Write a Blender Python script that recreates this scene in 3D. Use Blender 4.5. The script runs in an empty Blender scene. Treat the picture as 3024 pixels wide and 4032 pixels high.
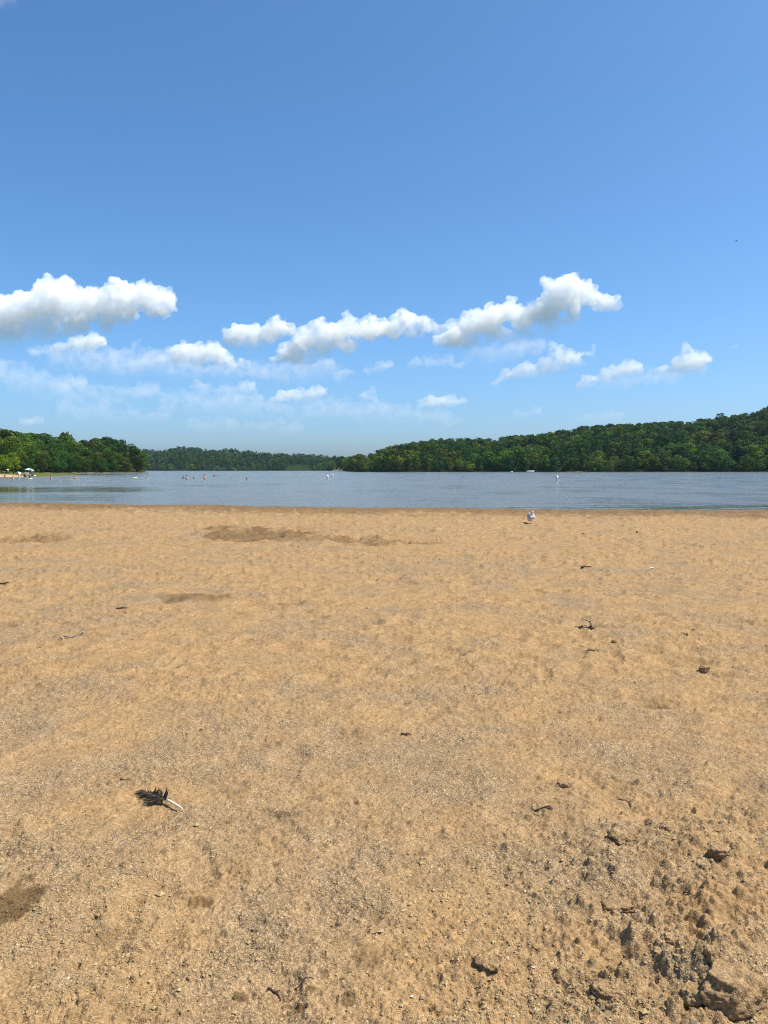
import bpy, bmesh, math, random
import numpy as np
from mathutils import Vector, Matrix, noise as mnoise

# ------------------------------------------------------------------ basics
sc = bpy.context.scene
COL = sc.collection
R = math.radians
rng = np.random.default_rng(7)
random.seed(7)
F = 3028.0                 # focal length in photograph pixels
HOR = 1850.5               # row of the true horizon
TH = math.atan((2016 - HOR) / F)
CAM = Vector((0, 0, 1.35))
WATER = -0.15

def ray(u, v):
    x, y = (u - 1512) / F, (2016 - v) / F
    c, s = math.cos(TH), math.sin(TH)
    return Vector((x, c + y * s, -s + y * c))
def at(u, v, D):
    r = ray(u, v)
    return CAM + r * (D / r.y)
KB = 1.0 / (math.cos(TH) + math.tan(TH) * math.sin(TH))
def bx(u, D):              # sideways position of bearing u at depth D
    return (u - 1512) / F * D * KB
def zv(v, D):              # height seen at row v from depth D
    return CAM.z + (HOR - v) * D / F
def depth_of(v, z=WATER):  # depth at which height z shows at row v
    return (CAM.z - z) * F / (v - HOR)

def tag(o, label=None, cat=None, group=None, kind=None):
    if label: o['label'] = label
    if cat: o['category'] = cat
    if group: o['group'] = group
    if kind: o['kind'] = kind
    return o
def empty(name, loc, rz=0.0, label=None, cat=None, group=None):
    o = bpy.data.objects.new(name, None); COL.objects.link(o)
    o.location = loc; o.rotation_euler = (0, 0, rz); o.empty_display_size = .2
    return tag(o, label, cat, group)
def link(name, me, mats=None, parent=None, loc=None):
    o = bpy.data.objects.new(name, me); COL.objects.link(o)
    if mats is not None:
        for m in (mats if isinstance(mats, (list, tuple)) else [mats]): me.materials.append(m)
    if parent: o.parent = parent
    if loc is not None: o.location = loc
    return o
def mesh_np(name, V, Fq, smooth=False, cols=None, attr='Col'):
    """V (n,3); Fq (m,k) with k 3 or 4; cols (n,3|4) point colours"""
    V = np.asarray(V, np.float32); Fq = np.asarray(Fq, np.int32)
    me = bpy.data.meshes.new(name); k = Fq.shape[1]; m = len(Fq)
    me.vertices.add(len(V)); me.vertices.foreach_set('co', V.ravel())
    me.loops.add(m * k); me.loops.foreach_set('vertex_index', Fq.ravel())
    me.polygons.add(m); me.polygons.foreach_set('loop_start', np.arange(0, m * k, k, dtype=np.int32))
    me.polygons.foreach_set('use_smooth', np.full(m, smooth))
    if cols is not None: set_col(me, cols, attr)
    me.update(calc_edges=True)
    return me
def set_col(me, cols, attr='Col'):
    a = me.color_attributes.new(attr, 'FLOAT_COLOR', 'POINT')
    c = np.ones((len(me.vertices), 4), np.float32); c[:, :cols.shape[1]] = cols
    a.data.foreach_set('color', c.ravel())

class MB:                  # collects shapes for ONE mesh
    def __init__(s): s.b = bmesh.new()
    def box(s, c, d, rot=None):
        m = Matrix.Translation(c) @ (rot.to_4x4() if rot else Matrix.Identity(4)) @ Matrix.Diagonal((*d, 1))
        bmesh.ops.create_cube(s.b, size=1, matrix=m); return s
    def ball(s, c, r, sub=2, rot=None):
        r = r if hasattr(r, '__len__') else (r, r, r)
        m = Matrix.Translation(c) @ (rot.to_4x4() if rot else Matrix.Identity(4)) @ Matrix.Diagonal((*r, 1))
        bmesh.ops.create_icosphere(s.b, subdivisions=sub, radius=1, matrix=m); return s
    def tube(s, pts, rad, n=8):
        pts = [Vector(p) for p in pts]; rad = rad if hasattr(rad, '__len__') else [rad] * len(pts)
        rings = []
        for i, p in enumerate(pts):
            d = (pts[min(i + 1, len(pts) - 1)] - pts[max(i - 1, 0)]).normalized()
            a = d.cross(Vector((.31, .17, .93)));
            if a.length < .05: a = d.cross(Vector((1, 0, 0)))
            a.normalize(); b2 = d.cross(a)
            rings.append([s.b.verts.new(p + (a * math.cos(t) + b2 * math.sin(t)) * rad[i]) for t in [2 * math.pi * k / n for k in range(n)]])
        for r0, r1 in zip(rings, rings[1:]):
            for k in range(n): s.b.faces.new((r0[k], r0[(k + 1) % n], r1[(k + 1) % n], r1[k]))
        s.b.faces.new(rings[0][::-1]); s.b.faces.new(rings[-1]); return s
    def lathe(s, prof, n=16, c=(0, 0, 0)):
        rings = [[s.b.verts.new((c[0] + r * math.cos(2 * math.pi * k / n), c[1] + r * math.sin(2 * math.pi * k / n), c[2] + z)) for k in range(n)] for r, z in prof]
        for r0, r1 in zip(rings, rings[1:]):
            for k in range(n): s.b.faces.new((r0[k], r0[(k + 1) % n], r1[(k + 1) % n], r1[k]))
        s.b.faces.new(rings[0][::-1]); s.b.faces.new(rings[-1]); return s
    def build(s, name, mat, parent=None, smooth=True, bevel=0, loc=None):
        if bevel: bmesh.ops.bevel(s.b, geom=s.b.edges[:], offset=bevel, segments=2, affect='EDGES')
        bmesh.ops.recalc_face_normals(s.b, faces=s.b.faces[:])
        for f in s.b.faces: f.smooth = smooth
        me = bpy.data.meshes.new(name); s.b.to_mesh(me); s.b.free()
        return link(name, me, mat, parent, loc)

# ------------------------------------------------------------------ noise
def _hash(ix, iy, seed):
    h = (ix.astype(np.uint32) * np.uint32(374761393) + iy.astype(np.uint32) * np.uint32(668265263) + np.uint32(seed * 974634) )
    h = (h ^ (h >> np.uint32(13))) * np.uint32(1274126177)
    return h ^ (h >> np.uint32(16))
def perlin(x, y, seed=0):
    ix = np.floor(x).astype(np.int64); iy = np.floor(y).astype(np.int64)
    fx, fy = x - ix, y - iy
    def g(dx, dy):
        a = (_hash(ix + dx, iy + dy, seed) & np.uint32(1023)).astype(np.float64) * (2 * math.pi / 1024)
        return np.cos(a) * (fx - dx) + np.sin(a) * (fy - dy)
    sx = fx ** 3 * (fx * (fx * 6 - 15) + 10); sy = fy ** 3 * (fy * (fy * 6 - 15) + 10)
    a = g(0, 0); b = g(1, 0); c = g(0, 1); d = g(1, 1)
    return ((a + (b - a) * sx) * (1 - sy) + (c + (d - c) * sx) * sy) * 1.5
def sstep(a, b, x):
    t = np.clip((x - a) / (b - a), 0, 1); return t * t * (3 - 2 * t)

# ------------------------------------------------------------------ materials
def nodes(name):
    m = bpy.data.materials.new(name); m.use_nodes = True; t = m.node_tree
    return m, t, t.nodes['Principled BSDF'], t.nodes, t.links
def mat(name, col, rough=.6, metal=0, var=.12, scale=8, spec=.5, trans=0):
    m, t, p, N, L = nodes(name)
    nz = N.new('ShaderNodeTexNoise'); nz.inputs['Scale'].default_value = scale; nz.inputs['Detail'].default_value = 4
    tc = N.new('ShaderNodeTexCoord'); L.new(tc.outputs['Object'], nz.inputs['Vector'])
    r = N.new('ShaderNodeValToRGB'); e = r.color_ramp.elements
    e[0].position = .3; e[1].position = .7
    e[0].color = (*[c * (1 - var) for c in col], 1); e[1].color = (*[min(1, c * (1 + var)) for c in col], 1)
    L.new(nz.outputs['Fac'], r.inputs[0]); L.new(r.outputs[0], p.inputs['Base Color'])
    p.inputs['Roughness'].default_value = rough; p.inputs['Metallic'].default_value = metal
    p.inputs['Specular IOR Level'].default_value = spec
    if trans: p.inputs['Transmission Weight'].default_value = trans
    return m
def leaf_mat(name, col, attr=False):
    m, t, p, N, L = nodes(name)
    if attr:
        a = N.new('ShaderNodeVertexColor'); a.layer_name = 'Col'; base = a.outputs['Color']
    else:
        oi = N.new('ShaderNodeObjectInfo'); a = N.new('ShaderNodeVertexColor'); a.layer_name = 'Col'
        hs = N.new('ShaderNodeHueSaturation'); hs.inputs['Color'].default_value = (*col, 1)
        mr = N.new('ShaderNodeMapRange'); mr.inputs[3].default_value = .475; mr.inputs[4].default_value = .525
        L.new(oi.outputs['Random'], mr.inputs[0]); L.new(mr.outputs[0], hs.inputs['Hue'])
        wn = N.new('ShaderNodeTexWhiteNoise'); wn.noise_dimensions = '1D'; L.new(oi.outputs['Random'], wn.inputs['W'])
        mv = N.new('ShaderNodeMapRange'); mv.inputs[3].default_value = .75; mv.inputs[4].default_value = 1.25
        L.new(wn.outputs['Value'], mv.inputs[0]); L.new(mv.outputs[0], hs.inputs['Value'])
        mx = N.new('ShaderNodeMix'); mx.data_type = 'RGBA'; mx.blend_type = 'MULTIPLY'; mx.inputs[0].default_value = 1
        L.new(hs.outputs[0], mx.inputs[6]); L.new(a.outputs['Color'], mx.inputs[7]); base = mx.outputs[2]
    L.new(base, p.inputs['Base Color']); p.inputs['Roughness'].default_value = .65
    p.inputs['Specular IOR Level'].default_value = .06
    tr = N.new('ShaderNodeBsdfTranslucent'); L.new(base, tr.inputs['Color'])
    ms = N.new('ShaderNodeMixShader'); ms.inputs[0].default_value = .32
    L.new(p.outputs[0], ms.inputs[1]); L.new(tr.outputs[0], ms.inputs[2]); L.new(ms.outputs[0], N['Material Output'].inputs['Surface'])
    return m
M = dict(
    bark=mat('bark', (.07, .05, .035), .9, scale=3, var=.3),
    white=mat('white_gelcoat', (.82, .81, .79), .35), buoy=mat('buoy_white', (.86, .85, .83), .5, var=.05),
    orange=mat('buoy_orange', (.8, .2, .04), .5), dark=mat('dark_fabric', (.02, .02, .022), .8),
    steel=mat('painted_steel', (.5, .5, .5), .4, .6), concrete=mat('concrete', (.42, .38, .30), .9, scale=.4),
    glass=mat('smoked_glass', (.03, .04, .05), .1), teal=mat('teal_fabric', (.10, .50, .47), .8, scale=3),
    mint=mat('mint_fabric', (.50, .78, .68), .8, scale=3), cream=mat('cream_fabric', (.8, .74, .58), .8),
    skin=mat('skin_light', (.62, .36, .25), .5, var=.06), tan=mat('skin_tanned', (.45, .23, .14), .5, var=.06),
    brownskin=mat('skin_brown', (.20, .10, .06), .5, var=.06),
    black=mat('hair_black', (.012, .010, .010), .5), brown=mat('hair_brown', (.05, .025, .015), .5), red=mat('hair_auburn', (.13, .03, .015), .5),
    pink=mat('pink_cloth', (.75, .08, .22), .6), navy=mat('navy_cloth', (.02, .03, .08), .7), grey=mat('grey_cloth', (.25, .25, .25), .8),
    lime=mat('lime_foam', (.28, .62, .08), .6), limepale=mat('pale_lime_foam', (.55, .80, .45), .6),
    yellow=mat('yellow_cloth', (.65, .5, .08), .7), lip=mat('lips', (.4, .12, .1), .5),
)

# ------------------------------------------------------------------ world, sun, camera
EL, AZ = R(60), R(94)
w = bpy.data.worlds.new("World"); sc.world = w; w.use_nodes = True
wt = w.node_tree; bg = wt.nodes['Background']
sky = wt.nodes.new('ShaderNodeTexSky'); sky.sky_type = 'NISHITA'; sky.sun_disc = False
sky.sun_elevation = EL; sky.sun_rotation = AZ
sky.air_density = .8; sky.dust_density = 1.6; sky.ozone_density = 10.0; sky.altitude = 0
hsv = wt.nodes.new('ShaderNodeHueSaturation'); hsv.inputs['Saturation'].default_value = 1.07; hsv.inputs['Hue'].default_value = .492
wt.links.new(sky.outputs[0], hsv.inputs['Color']); wt.links.new(hsv.outputs[0], bg.inputs[0]); bg.inputs[1].default_value = .135
sl = bpy.data.lights.new('sun', 'SUN'); sl.energy = 5.0; sl.angle = R(.5); sl.color = (1, .95, .87)
sun = bpy.data.objects.new('sun', sl); COL.objects.link(sun)
sdir = Vector((math.sin(AZ) * math.cos(EL), math.cos(AZ) * math.cos(EL), math.sin(EL)))
sun.rotation_euler = (-sdir).to_track_quat('-Z', 'Y').to_euler(); sun.location = sdir * 400
cd = bpy.data.cameras.new('camera'); cam = bpy.data.objects.new('camera', cd); COL.objects.link(cam); sc.camera = cam
cd.sensor_fit = 'AUTO'; cd.sensor_width = 36; cd.lens = 36 * F / 4032; cd.clip_start = .05; cd.clip_end = 90000
cam.location = CAM; cam.rotation_euler = (math.pi / 2 - TH, 0, 0)
sc.view_settings.view_transform = 'Standard'; sc.view_settings.look = 'None'; sc.view_settings.gamma = 1
sc.view_settings.exposure = .55
sc.render.engine = 'CYCLES'
sc.cycles.volume_bounces = 20; sc.cycles.max_bounces = 22; sc.cycles.diffuse_bounces = 3; sc.cycles.glossy_bounces = 3
sc.cycles.transmission_bounces = 6; sc.cycles.use_denoising = True; sc.cycles.denoising_prefilter = 'NONE'; sc.cycles.denoising_quality = 'HIGH'; sc.cycles.filter_width = 1.1

# ------------------------------------------------------------------ haze
def haze():
    b = bmesh.new(); bmesh.ops.create_cube(b, size=1); me = bpy.data.meshes.new('haze'); b.to_mesh(me); b.free()
    m = bpy.data.materials.new('haze_air'); m.use_nodes = True; t = m.node_tree; t.nodes.clear()
    o = t.nodes.new('ShaderNodeOutputMaterial'); v = t.nodes.new('ShaderNodeVolumePrincipled')
    v.inputs['Color'].default_value = (.52, .76, 1, 1); v.inputs['Density'].default_value = .000030
    v.inputs['Anisotropy'].default_value = .0
    t.links.new(v.outputs[0], o.inputs['Volume'])
    h = link('haze', me, m); h.scale = (5000, 2700, 122.0); h.location = (0, 1290, 57.5)
    tag(h, kind='stuff')
haze()

# ------------------------------------------------------------------ clouds
def volmat(name, dens, scale, z0, z1, slope, lo=.36, hi=.66):
    """vapour whose density thins towards the cloud's underside and is broken up by noise"""
    m = bpy.data.materials.new(name); m.use_nodes = True; t = m.node_tree; t.nodes.clear(); N, L = t.nodes, t.links
    o = N.new('ShaderNodeOutputMaterial'); v = N.new('ShaderNodeVolumeScatter')
    v.inputs['Color'].default_value = (.995, .995, .997, 1); v.inputs['Anisotropy'].default_value = -.15
    L.new(v.outputs[0], o.inputs['Volume'])
    g = N.new('ShaderNodeTexCoord'); n = N.new('ShaderNodeTexNoise'); n.inputs['Scale'].default_value = 1 / scale; n.inputs['Detail'].default_value = 4; n.inputs['Roughness'].default_value = .62
    L.new(g.outputs['Object'], n.inputs['Vector'])
    r = N.new('ShaderNodeMapRange'); r.interpolation_type = 'SMOOTHSTEP'; r.inputs[1].default_value = lo; r.inputs[2].default_value = hi; r.inputs[3].default_value = 0; r.inputs[4].default_value = dens * 1.5
    L.new(n.outputs['Fac'], r.inputs[0])
    d = N.new('ShaderNodeVectorMath'); d.operation = 'DOT_PRODUCT'; d.inputs[1].default_value = (-slope, 0, 1); L.new(g.outputs['Object'], d.inputs[0])
    h = N.new('ShaderNodeMapRange'); h.interpolation_type = 'SMOOTHSTEP'; h.inputs[1].default_value = z0; h.inputs[2].default_value = z1; h.inputs[3].default_value = .10; h.inputs[4].default_value = 1
    L.new(d.outputs['Value'], h.inputs[0])
    pw = N.new('ShaderNodeMath'); pw.operation = 'POWER'; pw.inputs[1].default_value = 1.35; L.new(h.outputs[0], pw.inputs[0])
    mu = N.new('ShaderNodeMath'); mu.operation = 'MULTIPLY'; L.new(r.outputs[0], mu.inputs[0]); L.new(pw.outputs[0], mu.inputs[1]); L.new(mu.outputs[0], v.inputs['Density'])
    m.cycles.volume_step_rate = .35
    return m
def _ico(s):
    b = bmesh.new(); bmesh.ops.create_icosphere(b, subdivisions=s, radius=1)
    V = np.array([v.co[:] for v in b.verts]); Fa = np.array([[v.index for v in f.verts] for f in b.faces]); b.free(); return V, Fa
ICO1, ICO2 = _ico(1), _ico(2)
CZ = 3024 / 1659.0
def puff_mesh(name, puffs, D, seed, lvl=2, vox=1.1, grow=1.0, rag=.0):
    g = np.random.default_rng(seed); V = []; Fs = []; n0 = 0
    def add(p, r, ico):
        nonlocal n0
        V.append(p + ico[0] * r); Fs.append(ico[1] + n0); n0 += len(ico[0])
    chain = list(puffs)    # close the gaps between neighbours so that one cloud is one body
    for i, (x, y, r) in enumerate(puffs):
        near = sorted(puffs, key=lambda q: (q[0] - x) ** 2 + (q[1] - y) ** 2)[1:4]
        for j, (x2, y2, r2) in enumerate(near):
            dd = math.hypot(x2 - x, y2 - y)
            if dd > .9 * min(r, r2) and (j == 0 or dd < 2.6 * max(r, r2)): chain.append(((x + x2) / 2, (y + y2) / 2 , (r + r2) * .40))
    for i in range(len(puffs) - 1):
        (x, y, r), (x2, y2, r2) = puffs[i], puffs[i + 1]; dd = math.hypot(x2 - x, y2 - y); n = int(dd / (.8 * min(r, r2)))
        if dd < 60:
            for k in range(1, n): f = k / n; chain.append((x + (x2 - x) * f, y + (y2 - y) * f, (r + (r2 - r) * f) * .62))
    for (x, y, r) in chain:
        d = D * (1 + g.normal() * .004); p = np.array(at(x * CZ, 1050 + y * CZ, d)); Rr = r * CZ * D / F * grow
        add(p, Rr, ICO2)
        for k in range(26):
            n = g.normal(size=3); n /= np.linalg.norm(n)
            if n[2] < -.2: n[2] *= -.8
            r1 = Rr * g.uniform(.16, .42); q = p + n * Rr * .86
            add(q, r1, ICO2 if lvl > 1 else ICO1)
            if lvl > 1:
                for j in range(10):
                    n2 = g.normal(size=3) + n * .8; n2 /= np.linalg.norm(n2)
                    add(q + n2 * r1 * .92, r1 * g.uniform(.2, .5), ICO1)
    V = np.concatenate(V); c = V.mean(0)
    me = mesh_np(name, V - c, np.concatenate(Fs)); o = link(name, me); o.location = c
    vs = vox * 3.94 * D / F
    md = o.modifiers.new('r', 'REMESH'); md.mode = 'VOXEL'; md.voxel_size = vs
    for kk, (sz, st, ty) in enumerate([(18, 11, 'VORONOI'), (8, 5.5, 'VORONOI'), (5, 2.2 + rag * 6, 'CLOUDS')]):
        tx = bpy.data.textures.new('puffs', ty); tx.noise_scale = vs * sz
        if ty == 'CLOUDS': tx.noise_depth = 3
        dm = o.modifiers.new('d', 'DISPLACE'); dm.texture = tx; dm.strength = vs * st * (-1 if ty == 'VORONOI' else 1); dm.mid_level = .45; dm.texture_coords = 'LOCAL'
    md = o.modifiers.new('r2', 'REMESH'); md.mode = 'VOXEL'; md.voxel_size = vs
    dg = bpy.context.evaluated_depsgraph_get(); m2 = bpy.data.meshes.new_from_object(o.evaluated_get(dg))
    o.modifiers.clear(); o.data = m2; bpy.data.meshes.remove(me); m2.name = name; m2.materials.clear()
    bm = bmesh.new(); bm.from_mesh(m2)      # keep the main body only: no loose crumbs
    seen = set(); parts = []
    for v0 in bm.verts:
        if v0 in seen: continue
        st = [v0]; seen.add(v0); comp = []
        while st:
            q = st.pop(); comp.append(q)
            for e_ in q.link_edges:
                n_ = e_.other_vert(q)
                if n_ not in seen: seen.add(n_); st.append(n_)
        parts.append(comp)
    parts.sort(key=len, reverse=True)
    if len(parts) > 1: bmesh.ops.delete(bm, geom=[v_ for c_ in parts[1:] if len(c_) < .6 * len(parts[0]) for v_ in c_], context='VERTS')
    bm.to_mesh(m2); bm.free()
    return o
ncl = 0
def cloud(label, puffs, k=170, base=None, kb=14):
    global ncl; ncl += 1
    yb = max(y + r for x, y, r in puffs)
    D = float(np.clip(1000 * F / (HOR - (1050 + yb * CZ)), 4200, 15000)); thin = k < 60; px = CZ * D / F
    allp = puffs + [(x, y, r * .8) for x, y, r in (base or [])]
    o = puff_mesh('cloud', allp, D, 100 + ncl, 2, 1.1, 1.15 if thin else 1.15, 1. if thin else .3)
    V = np.array([v.co[:] for v in o.data.vertices]); xs = np.array([p[0] for p in puffs], float); ys = np.array([p[1] for p in puffs], float)
    sl = -np.polyfit(xs, ys, 1)[0] if len(puffs) > 4 and np.ptp(xs) > 40 else 0.; sl = float(np.clip(sl, -.6, .6)) * .8
    h = V[:, 2] - sl * V[:, 0]; z0, z1 = np.percentile(h, 1), np.percentile(h, 62)
    o.data.materials.append(volmat('cloud_vapour', .54 * k / D, .010 * D if not thin else .016 * D, z0, z1, sl, *((.36, .66) if thin else (.28, .66))))
    tag(o, label, 'cloud', 'cumulus clouds above the lake')
exec_clouds = [
 ("big bright cumulus cut by the frame above the near wood, grey underside", [(0,100,32),(35,95,30),(70,92,30),(100,70,30),(128,52,24),(145,68,26),(175,75,24),(200,72,26),(235,66,24),(268,55,24),(295,60,26),(325,68,26),(350,75,22),(362,95,16),(20,125,26),(60,122,22),(330,90,18),(290,82,20),(240,85,20),(190,92,20),(140,95,22)], 170, [(60,148,30),(110,138,32),(170,126,30),(230,116,28),(280,106,22),(0,160,30),(-30,150,30),(40,170,22),(120,160,20)]),
 ("small bright puff tucked under the big cloud over the near wood", [(165,165,12),(190,160,14),(210,162,13),(225,168,8)], 110, [(150,175,15),(190,176,18),(130,180,16)]),
 ("bright ragged cloud below and before the tall knobbed one", [(375,185,12),(400,178,16),(425,176,14),(450,174,14),(470,180,12),(480,200,14),(500,205,12),(440,192,16),(400,196,14)], 130, [(420,212,16),(470,216,16),(520,214,14),(380,205,14)]),
 ("cloud with a knob on top and a flat blue grey underside", [(495,150,14),(520,140,15),(545,138,14),(570,142,14),(598,112,11),(602,128,15),(625,135,14),(635,140,9),(590,152,15),(550,154,16),(515,156,13)], 170, [(540,172,17),(580,168,17),(505,168,12)]),
 ("long lumpy white cloud bank over the middle of the lake", [(600,205,14),(620,190,18),(645,172,18),(665,155,18),(690,135,16),(705,145,16),(725,135,14),(750,122,16),(770,125,16),(800,115,14),(820,118,14),(845,122,14),(868,105,15),(890,112,16),(912,118,16),(932,124,11),(690,165,20),(725,158,18),(660,190,20),(700,192,16)], 160, [(800,150,22),(850,142,24),(900,142,22),(750,176,22),(950,136,17),(975,130,12),(690,208,20),(640,214,18),(820,130,20),(870,125,20)]),
 ("small shaded cloud in front of the long middle cloud bank", [(735,152,12),(760,146,14),(790,143,14),(815,138,12)], 120, [(770,160,13),(800,155,12)]),
 ("largest white cloud slanting upward over the wooded hill", [(960,165,16),(985,150,20),(1010,135,22),(1040,125,24),(1070,108,24),(1095,95,22),(1120,105,20),(1150,98,22),(1180,85,22),(1200,60,26),(1225,48,24),(1255,52,24),(1280,68,19),(1308,78,19),(1326,76,13),(1240,82,20),(1195,100,16),(1130,120,18),(1070,140,20),(1010,162,20),(980,172,15)], 180, [(1090,162,20),(1140,152,20),(1190,132,20),(1240,112,18),(1040,172,16)]),
 ("ragged two-peaked cloud under the largest slanting cloud", [(1075,252,11),(1095,238,12),(1115,228,13),(1135,222,13),(1160,222,12),(1180,215,12),(1200,175,13),(1210,188,16),(1235,190,12),(1230,203,12),(1265,185,8),(1285,175,7),(1278,195,9)], 90, [(1150,238,14),(1210,222,18),(1250,212,14),(1185,238,14)]),
 ("slim cloud rising toward a rounded end, beside the compact puff", [(1250,262,7),(1275,250,10),(1300,240,11),(1325,225,12),(1350,215,13),(1372,215,11),(1385,212,8),(1340,232,11)], 90, [(1310,252,12),(1370,230,13)]),
 ("compact peaked cloud standing alone above the hill crest", [(1485,183,13),(1490,198,17),(1510,203,15),(1528,200,10),(1470,212,13),(1500,215,14)], 130, [(1445,228,17),(1475,233,15),(1515,230,14),(1430,225,9)]),
 ("low creamy cloud in the row nearest the horizon, largest of it", [(590,292,11),(615,282,12),(640,275,12),(665,272,11),(690,272,11),(703,264,7),(655,288,11),(685,286,10)], 90, [(630,296,11),(680,292,10)]),
 ("low cream cloud with a faint trailing tail above the grassy clearing", [(905,300,9),(925,296,10),(950,293,11),(975,292,11),(995,294,7),(950,303,9)], 85, [(1030,295,11),(1060,293,9),(1095,296,8)]),
 ("thin broken streak of cloud under the long cloud bank", [(735,240,8),(750,232,8),(765,232,7),(825,218,6),(842,212,4),(800,226,6)], 50, None),
 ("tiny comma-shaped cloud low over the bridge shore", [(785,278,5),(797,270,6),(806,266,5)], 70, [(815,298,6),(835,302,7),(848,303,5)]),
 ("faint pinkish cloud row low over the far wooded hill", [(425,262,11),(445,265,10),(490,270,12),(520,268,11),(545,255,10),(535,270,11),(560,280,10)], 42, None),
 ("pale torn cloud at the lower end of the largest slanting cloud", [(895,212,11),(920,205,11),(935,198,7),(960,208,11),(990,218,9),(1005,212,6)], 40, None),
 ("faint small cloud just clear of the long hill crest", [(1120,325,6),(1140,318,7),(1160,313,6)], 30, None),
 ("very faint cloud partly hidden by the long hill crest", [(1260,335,13),(1300,328,15),(1330,330,13)], 18, None),
 ("tiny lone wisp out beyond the compact peaked cloud", [(1590,170,5),(1592,176,4)], 25, None),
 ("tiny pale cloud low above the bridge", [(602,338,6),(590,340,5)], 45, None),
 ("thin slanted wisp above the pair of buoys", [(968,347,7),(978,340,6),(986,332,6)], 25, None),
 ("small pinkish cloud between the near wood and the big cumulus", [(70,187,9),(90,186,10),(105,190,8)], 55, None),
 ("pinkish torn cloud hanging above the near wood's middle", [(130,242,11),(145,240,9),(160,245,8),(180,245,6),(135,262,9),(145,280,12),(165,285,11),(190,295,9)], 42, None),
 ("dim hazy cloud sheet beside the pinkish torn cloud", [(240,185,6),(236,198,7),(250,235,13),(285,222,13),(320,212,13),(350,200,13),(300,245,13)], 22, None),
 ("dim small cloud just above the near wood", [(70,335,8),(55,337,6),(90,337,5)], 35, None),
 ("lilac cloud veil lying lowest over the far hill", [(640,318,20),(690,310,24),(740,312,26),(790,318,26),(850,322,24),(910,325,22),(960,330,16)], 17, None),
 ("dim lilac veil under the pinkish cloud row", [(370,296,22),(420,298,26),(480,302,28),(540,306,28),(600,314,22)], 18, None),
 ("wide pale veil joining the big cumulus to the ragged bright cloud", [(130,205,24),(180,210,30),(240,212,32),(300,205,32),(350,212,30),(400,228,26),(450,236,22),(510,236,18)], 24, None),
 ("broad dim veil behind the torn pinkish cloud", [(0,230,30),(50,245,32),(100,262,32),(150,280,30),(210,285,28),(270,282,24),(330,270,20)], 18, None),
 ("pale vapour trailing from the long cloud bank", [(540,228,18),(590,236,24),(650,236,26),(710,228,24),(770,210,20),(820,190,18)], 26, None),
 ("soft vapour under the largest slanting cloud's middle", [(1010,205,18),(1060,196,24),(1110,186,24),(1160,172,20)], 24, None),
 ("long flat veil lying lowest over the near wood", [(20,300,20),(80,308,24),(150,318,24),(220,322,22),(290,325,20),(350,328,16)], 14, None),
 ("milky veil low between the near wood and the grassy clearing", [(300,342,14),(360,346,18),(430,348,20),(500,348,20),(570,350,18),(640,352,14)], 15, None),
 ("faint vapour around the slim rising cloud and the compact puff", [(1300,262,14),(1350,252,18),(1400,245,18),(1450,240,16)], 20, None),
 ("scrap of cloud in the upper corner of the sky", [(8,-570,14),(20,-572,9)], 16, None),
]
for lb, pf, k, bs in exec_clouds: cloud(lb, pf, k, bs)

# ------------------------------------------------------------------ beach
def shore_y(x):
    return 30.5 + np.where(x < 0, -.29 * x, -.13 * x) + .75 * perlin(x * .30 + 3, x * 0 + .5, 5) + .35 * perlin(x * 1.1, x * 0 + .3, 6)
VR = np.concatenate([np.arange(4130, 2200, -3.0), np.arange(2200, 1962, -1.7)])
UC = np.concatenate([np.arange(-1300, -40, 14.0), np.arange(-40, 3064, 3.9), np.arange(3064, 4330, 14.0)])
tr = []; yr = []
for v in VR:
    r = ray(1512, v); t = -CAM.z / r.z; tr.append(t); yr.append(r.y * t)
tr = np.array(tr); yr = np.array(yr); ux = (UC - 1512) / F
X = tr[:, None] * ux[None, :]; Y = np.repeat(yr[:, None], len(ux), 1)
cell = np.maximum(np.gradient(yr)[:, None] * np.ones_like(X) * .5, tr[:, None] * 3.9 / F)
S = Y - shore_y(X)
Z = -.15 - .026 * np.maximum(S, -5.8) + 0
Z = np.where(S < -5.8, 0.0008 * (-5.8 - S) * 0, Z)
dry = sstep(-1.2, -4.5, S)
def oct_(lam, amp, seed, ridged=False):
    wgt = np.clip(lam / (2.2 * cell), 0, 1) ** .8
    n = perlin(X / lam + seed * 3.1, Y / lam + seed * 1.7, seed)
    if ridged: n = .5 - np.abs(n)
    return n * amp * wgt
def gp0(u, v):
    r = ray(u, v); t = -CAM.z / r.z; return r.x * t, r.y * t
def blob(u, v, wu, hv):    # soft mask of an area seen around pixel u,v
    x0, y0 = gp0(u, v); _, ya = gp0(u, v - hv); _, yb = gp0(u, v + hv); sx = wu * y0 / F
    sy = (ya - yb) / 2
    wob = 1 + .5 * perlin(X / (sx * .5 + .02), Y / (sx * .5 + .02), 71)
    return np.exp(-(((X - x0) / sx) ** 2 + ((Y - (ya + yb) / 2) / sy) ** 2) * wob)
rough = np.clip(blob(2560, 3500, 480, 380) + .45 * blob(2330, 2540, 260, 110) + .35 * blob(2800, 2620, 160, 90) + .5 * blob(1200, 3150, 330, 110) + .8 * blob(2850, 3900, 260, 160), 0, 1)
rough = rough * (0.55 + .9 * np.clip(perlin(X / .35, Y / .35, 77) + .3, 0, 1))
calm = .55 + .45 * sstep(-.3, .5, perlin(X / 1.3, Y / 1.3, 31))
far = sstep(3, 9, Y)
Z += oct_(3.1, .018, 1) * dry + oct_(.9, .009, 2) * (1 + .7 * far) * dry
Z += oct_(.33, .0060, 3) * (1 + 1.0 * far) * (.25 + .75 * dry) * calm
Z += (oct_(.13, .0064, 4) * (1 + 1.0 * far) * calm + oct_(.055, .0068, 5) * calm + oct_(.024, .0055, 8) * calm + oct_(.011, .0036, 9)) * (.3 + .7 * dry)
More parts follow.
